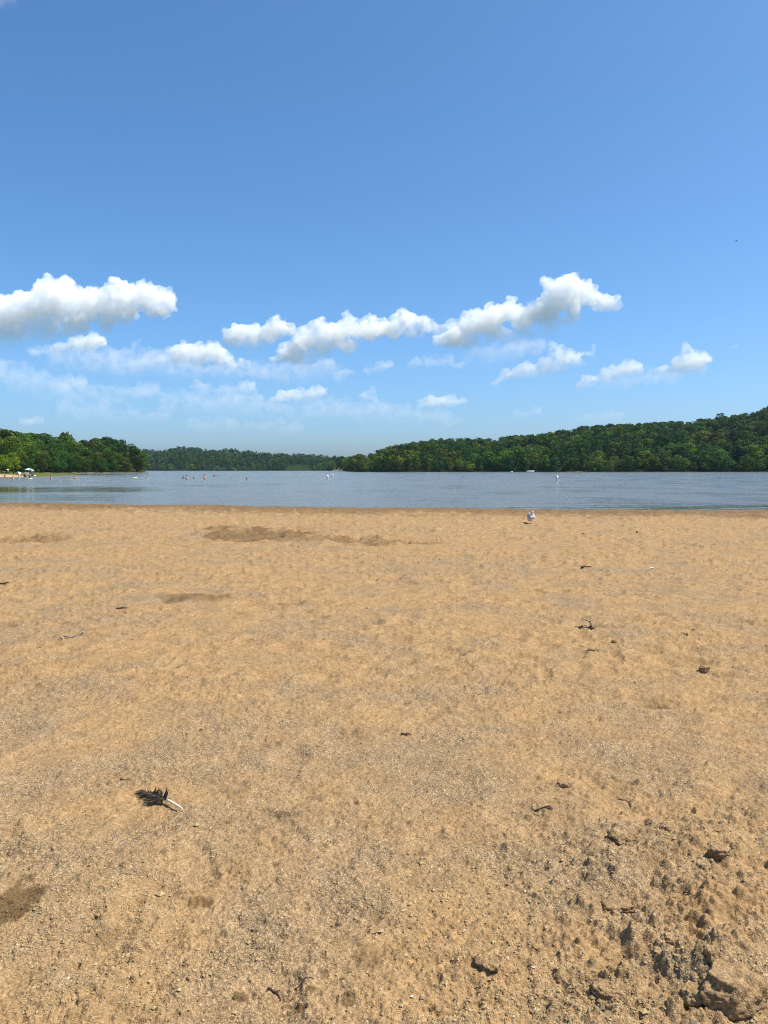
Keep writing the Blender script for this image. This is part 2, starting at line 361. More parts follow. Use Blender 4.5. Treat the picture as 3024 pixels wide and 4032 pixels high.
Z += rough * (oct_(.30, .032, 11) + oct_(.12, .015, 12) + oct_(.055, .009, 13) + oct_(.022, .006, 14))
dug = np.clip(blob(1010, 2100, 260, 34) + .8 * blob(1470, 2130, 190, 24) + .8 * blob(150, 2124, 240, 18) + .7 * blob(760, 2352, 150, 22) + .6 * blob(1160, 2370, 70, 12) + .5 * blob(2740, 2600, 60, 20) + .5 * blob(2330, 2480, 90, 40), 0, 1)
Z += dug * (oct_(1.1, .09, 17) + np.abs(oct_(.5, .13, 18)) + oct_(.24, .06, 19))
cx = tr[:, None] * 3.9 / F
II, JJ = np.meshgrid(np.arange(len(VR)), np.arange(len(UC)), indexing='ij')
Z += cx * (.55 * perlin(II / 1.2, JJ / 2.7, 35) + 2.3 * np.clip(perlin(II / 1.7, JJ / 8., 15) - .12, -.12, .6) + 3.2 * np.clip(perlin(II / 2.6, JJ / 19., 25) - .22, -.08, .5)) * sstep(2.5, 5, Y) * (.25 + .75 * dry) * (.5 + .5 * sstep(-.3, .4, perlin(X / 1.1, Y / 1.8, 16)))
# footprints, pits, crumbs
def stamp(x, y, rx, ry, h, ang=0., kind=0):
    m = max(rx, ry) * 2.4
    i0, i1 = np.searchsorted(yr, y - m), np.searchsorted(yr, y + m)
    if i1 <= i0: return
    ta, tb = tr[i0], tr[min(i1, len(tr) - 1)]
    j0 = np.searchsorted(ux, min((x - m) / ta, (x - m) / tb)); j1 = np.searchsorted(ux, max((x + m) / ta, (x + m) / tb))
    if j1 <= j0: return
    xx, yy = X[i0:i1, j0:j1] - x, Y[i0:i1, j0:j1] - y
    c, s = math.cos(ang), math.sin(ang); a, b = (xx * c + yy * s) / rx, (-xx * s + yy * c) / ry
    d2 = a * a + b * b
    if kind == 0:   dz = -h * np.exp(-d2 ** 1.5) + .45 * h * np.exp(-((np.sqrt(d2) - 1.35) / .35) ** 2)     # dent with a rim
    elif kind == 1: dz = h * np.clip(1 - d2, 0, 1) ** .5                                             # crumb
    else:           dz = h * np.exp(-d2)                                                             # mound
    Z[i0:i1, j0:j1] += dz
g = np.random.default_rng(21)
for k in range(700):
    v = g.uniform(2030, 4050) if g.random() < .55 else g.uniform(2030, 2700); u = g.uniform(-300, 3300); x, y = gp0(u, v)
    if y > shore_y(np.array([x]))[0] - 2.5: continue
    stamp(x, y, g.uniform(.04, .12), g.uniform(.10, .17), g.uniform(.003, .011) * (1 + 1.7 * min(1, max(0, (y - 3) / 6))), g.uniform(0, 3.14), 0)
for k in range(5200):
    v = 2030 + 2000 * g.random() ** 1.5; u = g.uniform(-300, 3300); x, y = gp0(u, v)
    if y > shore_y(np.array([x]))[0] - 1: continue
    q = y / F * 4; r = max(g.uniform(.006, .018), g.uniform(.5, 1.3) * q)
    stamp(x, y, r * g.uniform(.7, 1.5), r * g.uniform(.6, 1.2), min(r * g.uniform(.25, .55), .04), g.uniform(0, 3.14), 1 if g.random() < .7 else 0)
for k in range(2600):       # crumbs of the churned corner
    u, v = g.normal() * 330 + 2620, g.normal() * 270 + 3560
    if not (3000 < v < 4100 and u > 1900): continue
    x, y = gp0(u, v); r = g.uniform(.006, .022); stamp(x, y, r * g.uniform(.8, 1.6), r, r * g.uniform(.2, .5), g.uniform(0, 3.14), 1)
for (u, v, wu, hv, h, kd) in [(1010, 2100, 190, 26, -.14, 2), (930, 2085, 70, 12, .07, 2), (1460, 2130, 150, 18, -.06, 2), (1210, 2140, 120, 9, .06, 2), (120, 2126, 130, 11, -.08, 2), (230, 2118, 60, 8, .08, 2),
        (760, 2352, 140, 20, -.035, 2), (1160, 2370, 70, 10, -.03, 2), (40, 3560, 80, 62, -.010, 2), (800, 3556, 40, 12, -.008, 2), (2430, 3425, 120, 75, .045, 2), (2830, 3840, 210, 120, .05, 2),
        (2560, 2755, 80, 22, -.06, 2), (2740, 2600, 50, 16, -.06, 2), (2320, 2470, 50, 20, -.05, 2), (2570, 3470, 130, 70, -.05, 2), (2000, 2630, 40, 12, -.03, 2), (1290, 2660, 35, 10, -.03, 2), (2780, 3300, 150, 60, .03, 2), (1880, 3780, 80, 40, .02, 2), (1470, 3700, 50, 40, .018, 2)]:
    x, y = gp0(u, v); _, ya = gp0(u, v - hv); _, yb = gp0(u, v + hv)
    stamp(x, (ya + yb) / 2, wu * y / F, (ya - yb) / 2, h, 0, kd)
wn = .5 * perlin(X / .35, Y / .55, 43) + .45 * perlin(X / .1, Y / .16, 44) + .5 * perlin(X / .032, Y / .04, 45) * sstep(8, 3, Y)
wet = sstep(-12., -3., S + 1.6 * perlin(X / 3.2, Y / 1.6, 41) + .9 * perlin(X / .6, Y / .5, 42)) * .52
stain = np.zeros_like(wet)
for (u, v, wu, hv, k) in [(1240, 2124, 150, 14, .5), (1640, 2140, 90, 8, .45), (860, 2080, 60, 8, .5), (1010, 2102, 200, 24, .66), (1470, 2132, 130, 15, .5), (110, 2127, 150, 10, .45), (760, 2352, 140, 18, .6), (1160, 2370, 60, 8, .45), (45, 3560, 95, 75, .95), (800, 3556, 46, 13, .7), (760, 3566, 26, 10, .7), (945, 3912, 30, 17, .8), (1000, 3908, 12, 14, .7), (1370, 3935, 26, 20, .75), (1223, 3906, 20, 11, .8), (1280, 3850, 20, 12, .6), (1170, 3950, 40, 9, .6), (1032, 3278, 20, 9, .6), (1120, 3215, 24, 9, .6), (643, 3366, 16, 10, .6), (2740, 2600, 40, 12, .4), (2570, 2760, 60, 14, .4), (1460, 3770, 45, 40, .45), (430, 3690, 40, 30, .35), (2900, 3960, 130, 40, .25)]:
    stain = np.maximum(stain, k * sstep(.22, .46, blob(u, v, wu, hv) * 1.05 + .24 * wn) * (blob(u, v, wu * 1.6, hv * 1.6) > .12))
wet = np.clip(wet * 1.2 * (.85 + .4 * sstep(-.4, .4, wn)), 0, 1) * sstep(.20, .34, wet + .34 * wn)
wet = np.maximum(wet, np.clip(stain * (.82 + .3 * sstep(-.4, .5, wn)), 0, 1))
silt = np.clip(.5 + .9 * perlin(X / .55, Y / .55, 51) + .5 * perlin(X / .17, Y / .17, 52) + .5 * perlin(X / 2.3, Y / 2.3, 53) + .25 * np.clip(Y / 14, 0, 1.3), 0, 1)
VIS = np.stack([X, Y, Z], -1).reshape(-1, 3)
nr, nc = X.shape; idx = np.arange(nr * nc).reshape(nr, nc)
FQ = np.stack([idx[:-1, :-1], idx[:-1, 1:], idx[1:, 1:], idx[1:, :-1]], -1).reshape(-1, 4)
def sand_material(name, use_attr=True):
    m, t, p, N, L = nodes(name)
    geo = N.new('ShaderNodeNewGeometry')
    def nz(scale, det=3, rough=.6):
        n = N.new('ShaderNodeTexNoise'); n.inputs['Scale'].default_value = scale; n.inputs['Detail'].default_value = det; n.inputs['Roughness'].default_value = rough
        L.new(geo.outputs['Position'], n.inputs['Vector']); return n.outputs['Fac']
    def mix(f, a, b, typ='MIX'):
        x = N.new('ShaderNodeMix'); x.data_type = 'RGBA'; x.blend_type = typ
        if hasattr(f, 'links'): L.new(f, x.inputs[0])
        else: x.inputs[0].default_value = f
        for s, q in ((6, a), (7, b)):
            if hasattr(q, 'links'): L.new(q, x.inputs[s])
            else: x.inputs[s].default_value = (*q, 1)
        return x.outputs[2]
    def ramp(f, a, b):
        r = N.new('ShaderNodeMapRange'); r.inputs[1].default_value = a; r.inputs[2].default_value = b; L.new(f, r.inputs[0]); return r.outputs[0]
    vor = N.new('ShaderNodeTexVoronoi'); vor.inputs['Scale'].default_value = 260; L.new(geo.outputs['Position'], vor.inputs['Vector'])
    sep = N.new('ShaderNodeSeparateColor'); L.new(vor.outputs['Color'], sep.inputs[0])
    gravel = mix(ramp(sep.outputs[0], 0, 1), SAND_G1, SAND_G2)
    gravel = mix(ramp(sep.outputs[1], .94, .96), gravel, (.48, .40, .27))
    gravel = mix(ramp(sep.outputs[2], .88, .90), gravel, (.17, .13, .10))
    silt_c = mix(ramp(nz(35, 5, .7), .3, .7), SAND_S1, SAND_S2)
    if use_attr:
        a = N.new('ShaderNodeVertexColor'); a.layer_name = 'Col'; sp = N.new('ShaderNodeSeparateColor'); L.new(a.outputs['Color'], sp.inputs[0])
        c = mix(sp.outputs[1], gravel, silt_c); c = mix(sp.outputs[0], c, mix(.88, c, SAND_W))
        rr = N.new('ShaderNodeMapRange'); rr.inputs[3].default_value = .95; rr.inputs[4].default_value = .9; L.new(sp.outputs[0], rr.inputs[0]); L.new(rr.outputs[0], p.inputs['Roughness'])
    else:
        c = mix(.45, gravel, silt_c); p.inputs['Roughness'].default_value = .95
    fine = ramp(nz(420, 3, .7), .25, .75)
    c = mix(.6, c, mix(fine, (.55, .53, .50), (1.3, 1.3, 1.3)), 'MULTIPLY')
    grit = ramp(nz(26, 6, .75), .36, .62); c = mix(.52, c, mix(grit, (.64, .62, .59), (1.2, 1.18, 1.16)), 'MULTIPLY')
    grain = ramp(nz(115, 2, .8), .32, .68); c = mix(.85, c, mix(grain, (.56, .54, .51), (1.30, 1.28, 1.26)), 'MULTIPLY')
    grit2 = ramp(nz(5, 6, .7), .38, .60); c = mix(.5, c, mix(grit2, (.74, .72, .72), (1.1, 1.1, 1.1)), 'MULTIPLY')
    L.new(c, p.inputs['Base Color']); p.inputs['Specular IOR Level'].default_value = .06
    b = N.new('ShaderNodeBump'); b.inputs['Strength'].default_value = .55; b.inputs['Distance'].default_value = .004
    ad = N.new('ShaderNodeMath'); ad.operation = 'ADD'; L.new(nz(190, 4, .7), ad.inputs[0]); L.new(vor.outputs['Distance'], ad.inputs[1])
    L.new(ad.outputs[0], b.inputs['Height']); L.new(b.outputs[0], p.inputs['Normal'])
    return m
SAND_G1, SAND_G2 = (.182, .127, .068), (.395, .278, .152)
SAND_S1, SAND_S2 = (.290, .186, .088), (.396, .263, .130)
SAND_W = (.085, .050, .020)
sand = sand_material('coarse_sand'); clod_mat = sand_material('clod_sand', False)
beach = link('beach', mesh_np('beach', VIS, FQ, True, np.stack([wet.ravel(), silt.ravel(), np.zeros(wet.size)], -1)), sand)
tag(beach, kind='structure')
def zat(x, y):
    t = np.interp(y, yr, tr); fi = np.interp(y, yr, np.arange(nr)); fj = np.interp(x / t, ux, np.arange(nc))
    i, j = int(min(fi, nr - 2)), int(min(fj, nc - 2)); a, b = fi - i, fj - j
    return float((Z[i, j] * (1 - b) + Z[i, j + 1] * b) * (1 - a) + (Z[i + 1, j] * (1 - b) + Z[i + 1, j + 1] * b) * a)
def gp(u, v, dz=0.0):      # point of the beach seen at pixel u,v
    r = ray(u, v); z = 0.0
    for _ in range(6):
        t = (z - CAM.z) / r.z; p = CAM + r * t; z = .5 * z + .5 * zat(p.x, p.y)
    return Vector((p.x, p.y, zat(p.x, p.y) + dz))

# gravel strewn over the near sand: nobody could count it
def gravel():
    g = np.random.default_rng(5); n = 120000
    v = 2250 + 1900 * g.random(n) ** .8; u = g.uniform(-250, 3280, n)
    pts = []
    OV = np.array([(1, 0, 0), (-1, 0, 0), (0, 1, 0), (0, -1, 0), (0, 0, 1), (0, 0, -1)], float)
    OF = np.array([(0, 2, 4), (2, 1, 4), (1, 3, 4), (3, 0, 4), (2, 0, 5), (1, 2, 5), (3, 1, 5), (0, 3, 5)])
    r = [ray(a, b) for a, b in zip(u, v)]; t = np.array([-CAM.z / q.z for q in r]); px = np.array([q.x for q in r]) * t; py = np.array([q.y for q in r]) * t
    dens = perlin(px / .6, py / .6, 61) + .4 * perlin(px / .15, py / .15, 62) - .25 * (np.array([silt[min(np.searchsorted(yr, b), nr - 1), min(np.searchsorted(ux, a / c), nc - 1)] for a, b, c in zip(px, py, t)]) - .5) * 2
    keep = dens + g.normal(size=n) * .35 > .0
    px, py, t = px[keep], py[keep], t[keep]; n = len(px)
    s = np.exp(g.normal(size=n) * .42) * .0021; s = np.maximum(s, t * .00034 * g.uniform(.6, 1.4, n)); s = np.minimum(s, .014)
    pz = np.array([zat(a, b) for a, b in zip(px, py)]) + s * .25
    m_ = 3200                # brown crumbs lying farther off
    v2 = 2075 + 900 * g.random(m_) ** 1.3; u2 = g.uniform(-250, 3280, m_); r2 = [ray(a, b) for a, b in zip(u2, v2)]; t2 = np.array([-CAM.z / q.z for q in r2])
    x2 = np.array([q.x for q in r2]) * t2; y2 = np.array([q.y for q in r2]) * t2; s2 = np.clip(t2 * .00055 * np.exp(g.normal(size=m_) * .5), .004, .03)
    ok = y2 < shore_y(x2) - 1.5; x2, y2, t2, s2 = x2[ok], y2[ok], t2[ok], s2[ok]
    px, py, t, s = np.concatenate([px, x2]), np.concatenate([py, y2]), np.concatenate([t, t2]), np.concatenate([s, s2])
    pz = np.concatenate([pz, np.array([zat(a, b) for a, b in zip(x2, y2)]) + s2 * .15]); m_ = len(x2); n += m_
    A = g.uniform(0, 6.28, n); sc3 = np.stack([s * g.uniform(.8, 1.5, n), s * g.uniform(.7, 1.1, n), s * g.uniform(.45, .9, n)], -1)
    jit = 1 + g.normal(size=(n, 6, 1)) * .18
    L = OV[None] * sc3[:, None, :] * jit; c, sn = np.cos(A)[:, None], np.sin(A)[:, None]
    W = np.stack([L[..., 0] * c - L[..., 1] * sn + px[:, None], L[..., 0] * sn + L[..., 1] * c + py[:, None], L[..., 2] + pz[:, None]], -1)
    Fs = (OF[None] + (np.arange(n) * 6)[:, None, None]).reshape(-1, 3)
    pal = np.array([(.38, .275, .135), (.33, .235, .115), (.28, .20, .10), (.38, .295, .175), (.46, .40, .29), (.16, .12, .075), (.24, .13, .07), (.22, .18, .13)])
    ci = g.choice(8, n, p=[.31, .27, .19, .10, .012, .038, .05, .03]); pal = np.concatenate([pal, [(.13, .085, .04), (.20, .13, .06)]]); ci[-m_:] = g.choice([8, 9, 9, 2], m_); wl = np.array([wet[min(np.searchsorted(yr, b), nr - 1), min(np.searchsorted(ux, a / c), nc - 1)] for a, b, c in zip(px, py, t)])[:, None]
    C = np.repeat(pal[ci] * g.uniform(.85, 1.15, (n, 1)) * (1 - .72 * wl), 6, 0)
    m, t_, p, N, Lk = nodes('gravel_stone'); a = N.new('ShaderNodeVertexColor'); a.layer_name = 'Col'; Lk.new(a.outputs['Color'], p.inputs['Base Color']); p.inputs['Roughness'].default_value = .9; p.inputs['Specular IOR Level'].default_value = .05
    tag(link('gravel', mesh_np('gravel', W.reshape(-1, 3), Fs, False, C), m), kind='stuff')
gravel()

# clods of caked sand
def clod(u, v, wpx, hpx, tall, label, seed, rz=0., sink=.35):
    tall *= .85; sink = .52; p = gp(u, v + hpx * .25); D = p.y; a = wpx / 2 * D / F; b = a * .75
    bm = bmesh.new(); bmesh.ops.create_icosphere(bm, subdivisions=5, radius=1)
    for q in bm.verts:
        n = q.co.copy(); o = Vector((seed * 3.7, seed * 1.3, 0))
        d = 1 + .26 * mnoise.noise(n * 1.1 + o) + .18 * mnoise.noise(n * 2.6 + o) + .11 * mnoise.noise(n * 6 + o) + .06 * mnoise.noise(n * 14 + o) + .03 * mnoise.noise(n * 30 + o)
        c = n * d
        c.z = min(c.z, .75 + .15 * mnoise.noise(n * 3 + o))
        q.co = Vector((c.x * a, c.y * b, c.z * tall))
    for f in bm.faces: f.smooth = True
    me = bpy.data.meshes.new('sand_clod'); bm.to_mesh(me); bm.free()
    o = link('sand_clod', me, clod_mat, None, p + Vector((0, 0, tall * (.55 - sink)))); o.rotation_euler = (0, 0, rz)
    tag(o, label, 'sand clod', 'clods of caked sand on the beach')
for args in [
    (2880, 3850, 290, 230, .075, 'largest sand clod, rounded lump in the churned corner of the beach', 1, .3),
    (2735, 3905, 120, 90, .035, 'shaded wedge of sand leaning against the largest clod', 2, .9),
    (2795, 3745, 62, 60, .028, 'small knobbly clod casting a dark shadow just above the largest clod', 3, 1.2),
    (2385, 3890, 130, 60, .026, 'oblong clod with a dark overhang, lower down from the mound', 4, -.6),
    (2425, 3555, 130, 50, .024, 'long sausage-shaped clod lying below the smooth sand mound', 5, -.4),
    (2520, 3592, 70, 36, .018, 'short stubby clod at the end of the sausage-shaped clod', 6, -.5),
    (2645, 3690, 90, 40, .020, 'flat clod between the sausage-shaped clod and the largest clod', 7, -.3),
    (2450, 3275, 130, 90, .040, 'upright clod with a crescent shadow at the top of the churned patch', 8, .7),
    (2765, 3390, 70, 44, .026, 'dark-sided clod in the middle of the churned patch', 9, .1),
    (2835, 3345, 90, 56, .028, 'rounded clod above the dark-sided one in the churned patch', 10, .4),
    (2660, 3530, 60, 34, .018, 'crumbly clod in the pit beside the smooth sand mound', 11, .9),
    (1920, 3780, 110, 60, .022, 'slab-like clod with one black shadow edge, alone on gravel', 12, -.7),
    (2222, 3080, 70, 44, .028, 'single clod above the churned patch, nearest to the feather', 13, .2),
    (2335, 2560, 46, 22, .034, 'low clod just below the dark twig clump', 14, .5),
    (2775, 2630, 46, 26, .040, 'clod on the rim of the small scraped hole', 15, .5),
    (495, 3060, 46, 26, .014, 'curled crumb of sand just above the feather', 16, .5),
    (2695, 2495, 34, 16, .030, 'low clod beyond the scraped hollow, toward the frame edge', 19, .4),
    (2420, 2525, 30, 14, .026, 'small clod between the weed clump and the scraped hollow', 20, 1.1),
    (2290, 2545, 26, 12, .022, 'smallest clod, just short of the weed clump', 21, 2.),
    (2735, 2478, 26, 12, .022, 'small clod behind the scraped hollow', 22, .8),
    (2620, 3255, 50, 30, .020, 'small clod at the upper edge of the churned patch', 17, .2),
    (2950, 3470, 70, 40, .020, 'clod near the frame edge beside the churned patch', 18, 1.),
]: clod(*args)

# twigs and scraps
bark_dark = mat('dry_twig', (.05, .03, .02), .9, scale=60)
shell = mat('shell_white', (.85, .80, .70), .6, scale=80)
def twig(u, v, L, ang, label, curve=.2, r=.004, lift=0.):
    p = gp(u, v, r + lift); D = p.y; mb = MB(); pts = []; n = 6
    for i in range(n + 1):
        s = (i / n - .5) * L; off = curve * L * math.sin(i / n * math.pi)
        x, y = s * math.cos(ang) - off * math.sin(ang), s * math.sin(ang) + off * math.cos(ang)
        pts.append(Vector((x, y, zat(p.x + x, p.y + y) - p.z + r * 1.2 + lift)))
    mb.tube(pts, [r * (1 - .6 * i / n) for i in range(n + 1)], 6)
    j = pts[3]; mb.tube([j, j + Vector((math.cos(ang + .8), math.sin(ang + .8), .25)) * L * .28], [r * .6, r * .3], 5)
    return tag(mb.build('twig', bark_dark, None, True, 0, p), label, 'twig', 'dark twigs on the sand')
twig(2140, 3190, .075, -.6, 'short dark twig lying next to the churned patch')
twig(1600, 2898, .055, .05, 'flat black twig on the bare middle of the beach', .1, .006)
twig(2460, 3160, .07, -1.1, 'thin dark twig at the top of the upright clod', .25, .0025)
twig(1200, 3860 , .05, .2, 'tiny reddish-dark twig among the damp spots', .1, .002)
twig(1080, 3912, .045, -.6, 'stubby black twig beside the damp spots near the frame bottom', .1, .004)
twig(480, 2400, .10, .3, 'short dark forked twig below the greyish dug patch', .2, .008)
twig(12, 2303, .14, .05, 'thick dark stick at the beach side edge', .05, .014)
twig(2310, 2240, .16, .4, 'dark bent twig on the far sand below the gull', .3, .018)
def clump():               # twiggy dark weed clump
    p = gp(2325, 2478); e = empty('weed_clump', p, 0, 'dark dried weed clump with upright twigs in a scraped hollow', 'weed clump')
    g = np.random.default_rng(9); mb = MB()
    for k in range(70):
        a = g.uniform(0, 6.28); r0 = g.uniform(0, .085); l = g.uniform(.02, .05)
        b = Vector((math.cos(a) * r0 * 1.5, math.sin(a) * r0, 0)); d = Vector((g.normal() * .6, g.normal() * .6, abs(g.normal()) * .7 + .15)).normalized()
        mb.tube([b, b + d * l * .6, b + d * l + Vector((g.normal() * .012, g.normal() * .012, -.01))], [.006, .005, .003], 5)
    mb.build('tangle', bark_dark, e); s = MB(); s.tube([(0, 0, 0), (.004, 0, .04), (-.01, 0, .07)], [.006, .005, .003], 6); s.tube([(-.01, 0, .07), (-.05, .01, .08)], [.004, .002], 5); s.tube([(-.01, 0, .07), (.03, .01, .075)], [.004, .002], 5)
    s.build('stalk', bark_dark, e)
clump()
def scrap(u, v, l, label, rz):
    p = gp(u, v); mb = MB(); n = 7; V = []
    for i in range(n):
        t = i / (n - 1); wd = l * .22 * math.sin(math.pi * (.12 + .8 * t)); z = .25 * l * math.sin(t * 2.2) * .4 + .004
        V.append([mb.b.verts.new(((t - .5) * l, s * wd, z + (abs(s) * wd * .5))) for s in (-1, 0, 1)])
    for a, b in zip(V, V[1:]):
        for k in range(2): mb.b.faces.new((a[k], a[k + 1], b[k + 1], b[k]))
    o = mb.build('feather_scrap', shell, None, True, 0, p); md = o.modifiers.new('thick', 'SOLIDIFY'); md.thickness = l * .05
    o.rotation_euler = (0, 0, rz); tag(o, label, 'feather', 'small white feathers on the far sand')
scrap(2058, 2063, .055, 'small white feather lying at the gull\'s feet', .5)
scrap(2316, 2036, .06, 'small white feather on damp sand a little beyond the gull', .2)
scrap(2676, 2036, .05, 'small white feather on damp sand farthest along from the gull', -.2)
scrap(2566, 2240, .07, 'small white feather on dry sand nearer than the gull', .1)
scrap(684, 2157, .05, 'small white feather on the sand near the dug hole', .1)
def strip():               # clear plastic strip
    m, t, p, N, L = nodes('clear_plastic'); p.inputs['Base Color'].default_value = (.86, .82, .74, 1); p.inputs['Roughness'].default_value = .3; p.inputs['Transmission Weight'].default_value = .95; p.inputs['IOR'].default_value = 1.15
    a, b = gp(252, 2512), gp(330, 2494); e = empty('plastic_strip', a, 0, 'clear plastic strip with a white end lying on the sand', 'plastic strip')
    mb = MB(); n = 8; V = []
    for i in range(n + 1):
        q = a.lerp(b, i / n); z = zat(q.x, q.y) + .012 + .006 * math.sin(i * 1.3)
        V.append([mb.b.verts.new(Vector((q.x, q.y + s * .035, z + abs(s) * .004)) - a) for s in (-1, 0, 1)])
    for c, d in zip(V, V[1:]):
        for k in range(2): mb.b.faces.new((c[k], c[k + 1], d[k + 1], d[k]))
    o = mb.build('film', m, e); o.modifiers.new('thick', 'SOLIDIFY').thickness = .002
    MB().box((-.008, -.01, .010), (.014, .03, .010), Matrix.Rotation(.5, 3, 'Z')).build('end_cap', M['white'], e, True, .003)
strip()

# ------------------------------------------------------------------ the dark feather
def feather():
    tip, end = gp(548, 3122), gp(722, 3196)
    d = (end - tip); Lf = d.length; ang = math.atan2(d.y, d.x)
    e = empty('feather', tip + d * .5, ang, 'frayed black feather with a white quill lying on the sand', 'feather')
    dk = mat('feather_black', (.024, .020, .017), .85, scale=200, var=.4, spec=.1); gr = mat('feather_grey', (.070, .062, .054), .85, scale=200, var=.4, spec=.1); wq = mat('quill_white', (.66, .58, .42), .5, scale=60, var=.06)
    def rach(t):               # t 0 tip .. 1 quill end
        x = (t - .5) * Lf; y = .004 * math.sin(t * 3.0) ; z = .010 + .010 * math.sin(min(t, .9) * 3.1) - (.006 if t > .97 else 0); return Vector((x, y, z))
    mb = MB(); ts = [i / 16 for i in range(17)]; mb.tube([rach(t) for t in ts if t < .67], [.0006 + .0024 * t for t in ts if t < .67], 6); mb.build('shaft', dk, e)
    mb = MB(); tq = [.62 + .38 * i / 8 for i in range(9)]; mb.tube([rach(t) for t in tq], [.0030, .0044, .0048, .0048, .0046, .0042, .0036, .0028, .0010], 8); mb.build('quill', wq, e)
    g = np.random.default_rng(3)
    def barb(mb, t, side, L, up, sweep, w=.0016, curl=0.):
        p = rach(t); n = 6; V = []
        for i in range(n + 1):
            s = i / n
            q = p + Vector((-sweep * L * s - curl * L * s * s, side * L * s * (1 - .25 * s), up * L * s * (1 - .35 * s) - .004 * s))
            q.z = max(q.z, .0025); ww = w * (1 - .7 * s)
            V.append((mb.b.verts.new(q + Vector((ww, 0, .0004))), mb.b.verts.new(q - Vector((ww, 0, 0)))))
        for a, b in zip(V, V[1:]): mb.b.faces.new((a[0], a[1], b[1], b[0]))
    lo, lo2, up_, tf = MB(), MB(), MB(), MB()
    for c_ in range(30):
        t0 = .03 + .62 * c_ / 29 + g.normal() * .006; k_ = g.uniform(.75, 1.15); sw_ = .75 + g.normal() * .10; dr = g.uniform(-.02, .10)
        for i in range(9):
            t = float(np.clip(t0 + g.normal() * .006, .01, .67)); w_ = min(1, .25 + t * 1.9)
            barb(lo if c_ % 3 else lo2, t, -1, .068 * w_ * k_ * g.uniform(.82, 1.06), dr + g.normal() * .015, sw_ + g.normal() * .05, .0020)
    for c_ in range(22):
        t0 = .03 + .56 * c_ / 21 + g.normal() * .008; k_ = g.uniform(.6, 1.25); u0 = g.uniform(.05, .45); sw_ = .7 + g.normal() * .25
        for i in range(6):
            t = float(np.clip(t0 + g.normal() * .007, .01, .64)); w_ = min(1, .3 + t * 1.6)
            barb(up_, t, 1, .032 * w_ * k_ * g.uniform(.8, 1.1), u0 + g.normal() * .06, sw_ + g.normal() * .06, .0022)
    for (t, L, u_, sw) in [(.33, .030, 1.1, .1), (.36, .032, 1.0, -.25), (.38, .034, 1.05, -.5), (.35, .028, .9, .3), (.55, .036, 1.25, -.05), (.58, .040, 1.3, .1), (.60, .038, 1.2, .2), (.57, .030, 1.1, .25), (.62, .022, .4, -1.2), (.63, .02, .3, -1.4)]:
        for k in range(4): barb(tf, t + g.normal() * .01, .75, 1.12 * L * g.uniform(.85, 1.05), u_, sw + g.normal() * .05, .0024, .25)
    lo.build('lower_vane', dk, e, False); lo2.build('vane_streaks', gr, e, False); up_.build('upper_vane', dk, e, False); tf.build('tuft', dk, e, False)
    wb = MB()
    for k in range(14): barb(wb, .64 + g.uniform(0, .03), -1 if g.random() < .7 else 1, g.uniform(.010, .02), g.uniform(0, .5), g.uniform(-.4, .9), .0006)
    wb.build('down', wq, e, False)
feather()

# ------------------------------------------------------------------ gull on the sand
def skin_mesh(name, P, E, Rd, sub=2, root=0):
    me = bpy.data.meshes.new(name); me.from_pydata([tuple(p) for p in P], E, []); o = bpy.data.objects.new(name, me); COL.objects.link(o)
    o.modifiers.new('s', 'SKIN'); 
    for i, r in enumerate(Rd): me.skin_vertices[0].data[i].radius = (r, r) if not hasattr(r, '__len__') else r
    me.skin_vertices[0].data[root].use_root = True
    if sub: s = o.modifiers.new('u', 'SUBSURF'); s.levels = s.render_levels = sub
    dg = bpy.context.evaluated_depsgraph_get(); m2 = bpy.data.meshes.new_from_object(o.evaluated_get(dg)); m2.name = name
    bpy.data.objects.remove(o); bpy.data.meshes.remove(me)
    m2.polygons.foreach_set('use_smooth', np.ones(len(m2.polygons), bool)); return m2
gull_white = mat('gull_white', (.54, .53, .51), .7, scale=30, var=.05); gull_grey = mat('gull_grey', (.36, .37, .39), .7, scale=30, var=.1); gull_black = mat('gull_wingtip', (.02, .02, .022), .6); beak_m = mat('gull_beak', (.62, .42, .08), .4); leg_m = mat('gull_leg', (.42, .34, .12), .5)
def gull():
    p = gp(2091, 2062); e = empty('gull', p, R(-68), 'white gull with grey wings standing on damp sand', 'gull'); e.scale = (.78, .78, .90)
    me = skin_mesh('body', [(-.12, 0, .140), (-.06, 0, .165), (.0, 0, .200), (.045, 0, .238), (.066, 0, .280), (.070, 0, .318), (.090, 0, .340), (.114, 0, .341)], [(i, i + 1) for i in range(7)], [.030, .070, .090, .084, .054, .040, .043, .022], 2, 2)
    link('body', me, gull_white, e)
    for s in (-1, 1):
        m = MB(); m.ball((-.025, s * .070, .205), (.105, .024, .060), 3, Matrix.Rotation(R(28), 3, 'Y')); m.build('wing', gull_grey, e)
        t = MB(); t.tube([(-.11, s * .045, .160), (-.145, s * .028, .135), (-.18, s * .012, .115)], [.020, .014, .003], 8); t.build('wing_tip', gull_black, e)
        l = MB(); l.tube([(.005, s * .03, .15), (-.008, s * .032, .085), (.0, s * .034, .006)], [.010, .0055, .0055], 7)
        for a in (-.45, 0, .45): l.tube([(.0, s * .034, .008), (.05 * math.cos(a), s * .034 + .05 * math.sin(a), .004)], [.005, .003], 5)
        l.build('leg', leg_m, e)
        MB().ball((.104, s * .036, .349), .0065, 2).build('eye', M['black'], e)
    MB().tube([(-.11, 0, .140), (-.16, 0, .118), (-.195, 0, .102)], [.030, .026, .018], 8).build('tail', gull_white, e)
    MB().tube([(.125, 0, .339), (.148, 0, .335), (.166, 0, .327)], [.011, .008, .002], 8).build('beak', beak_m, e)
gull()
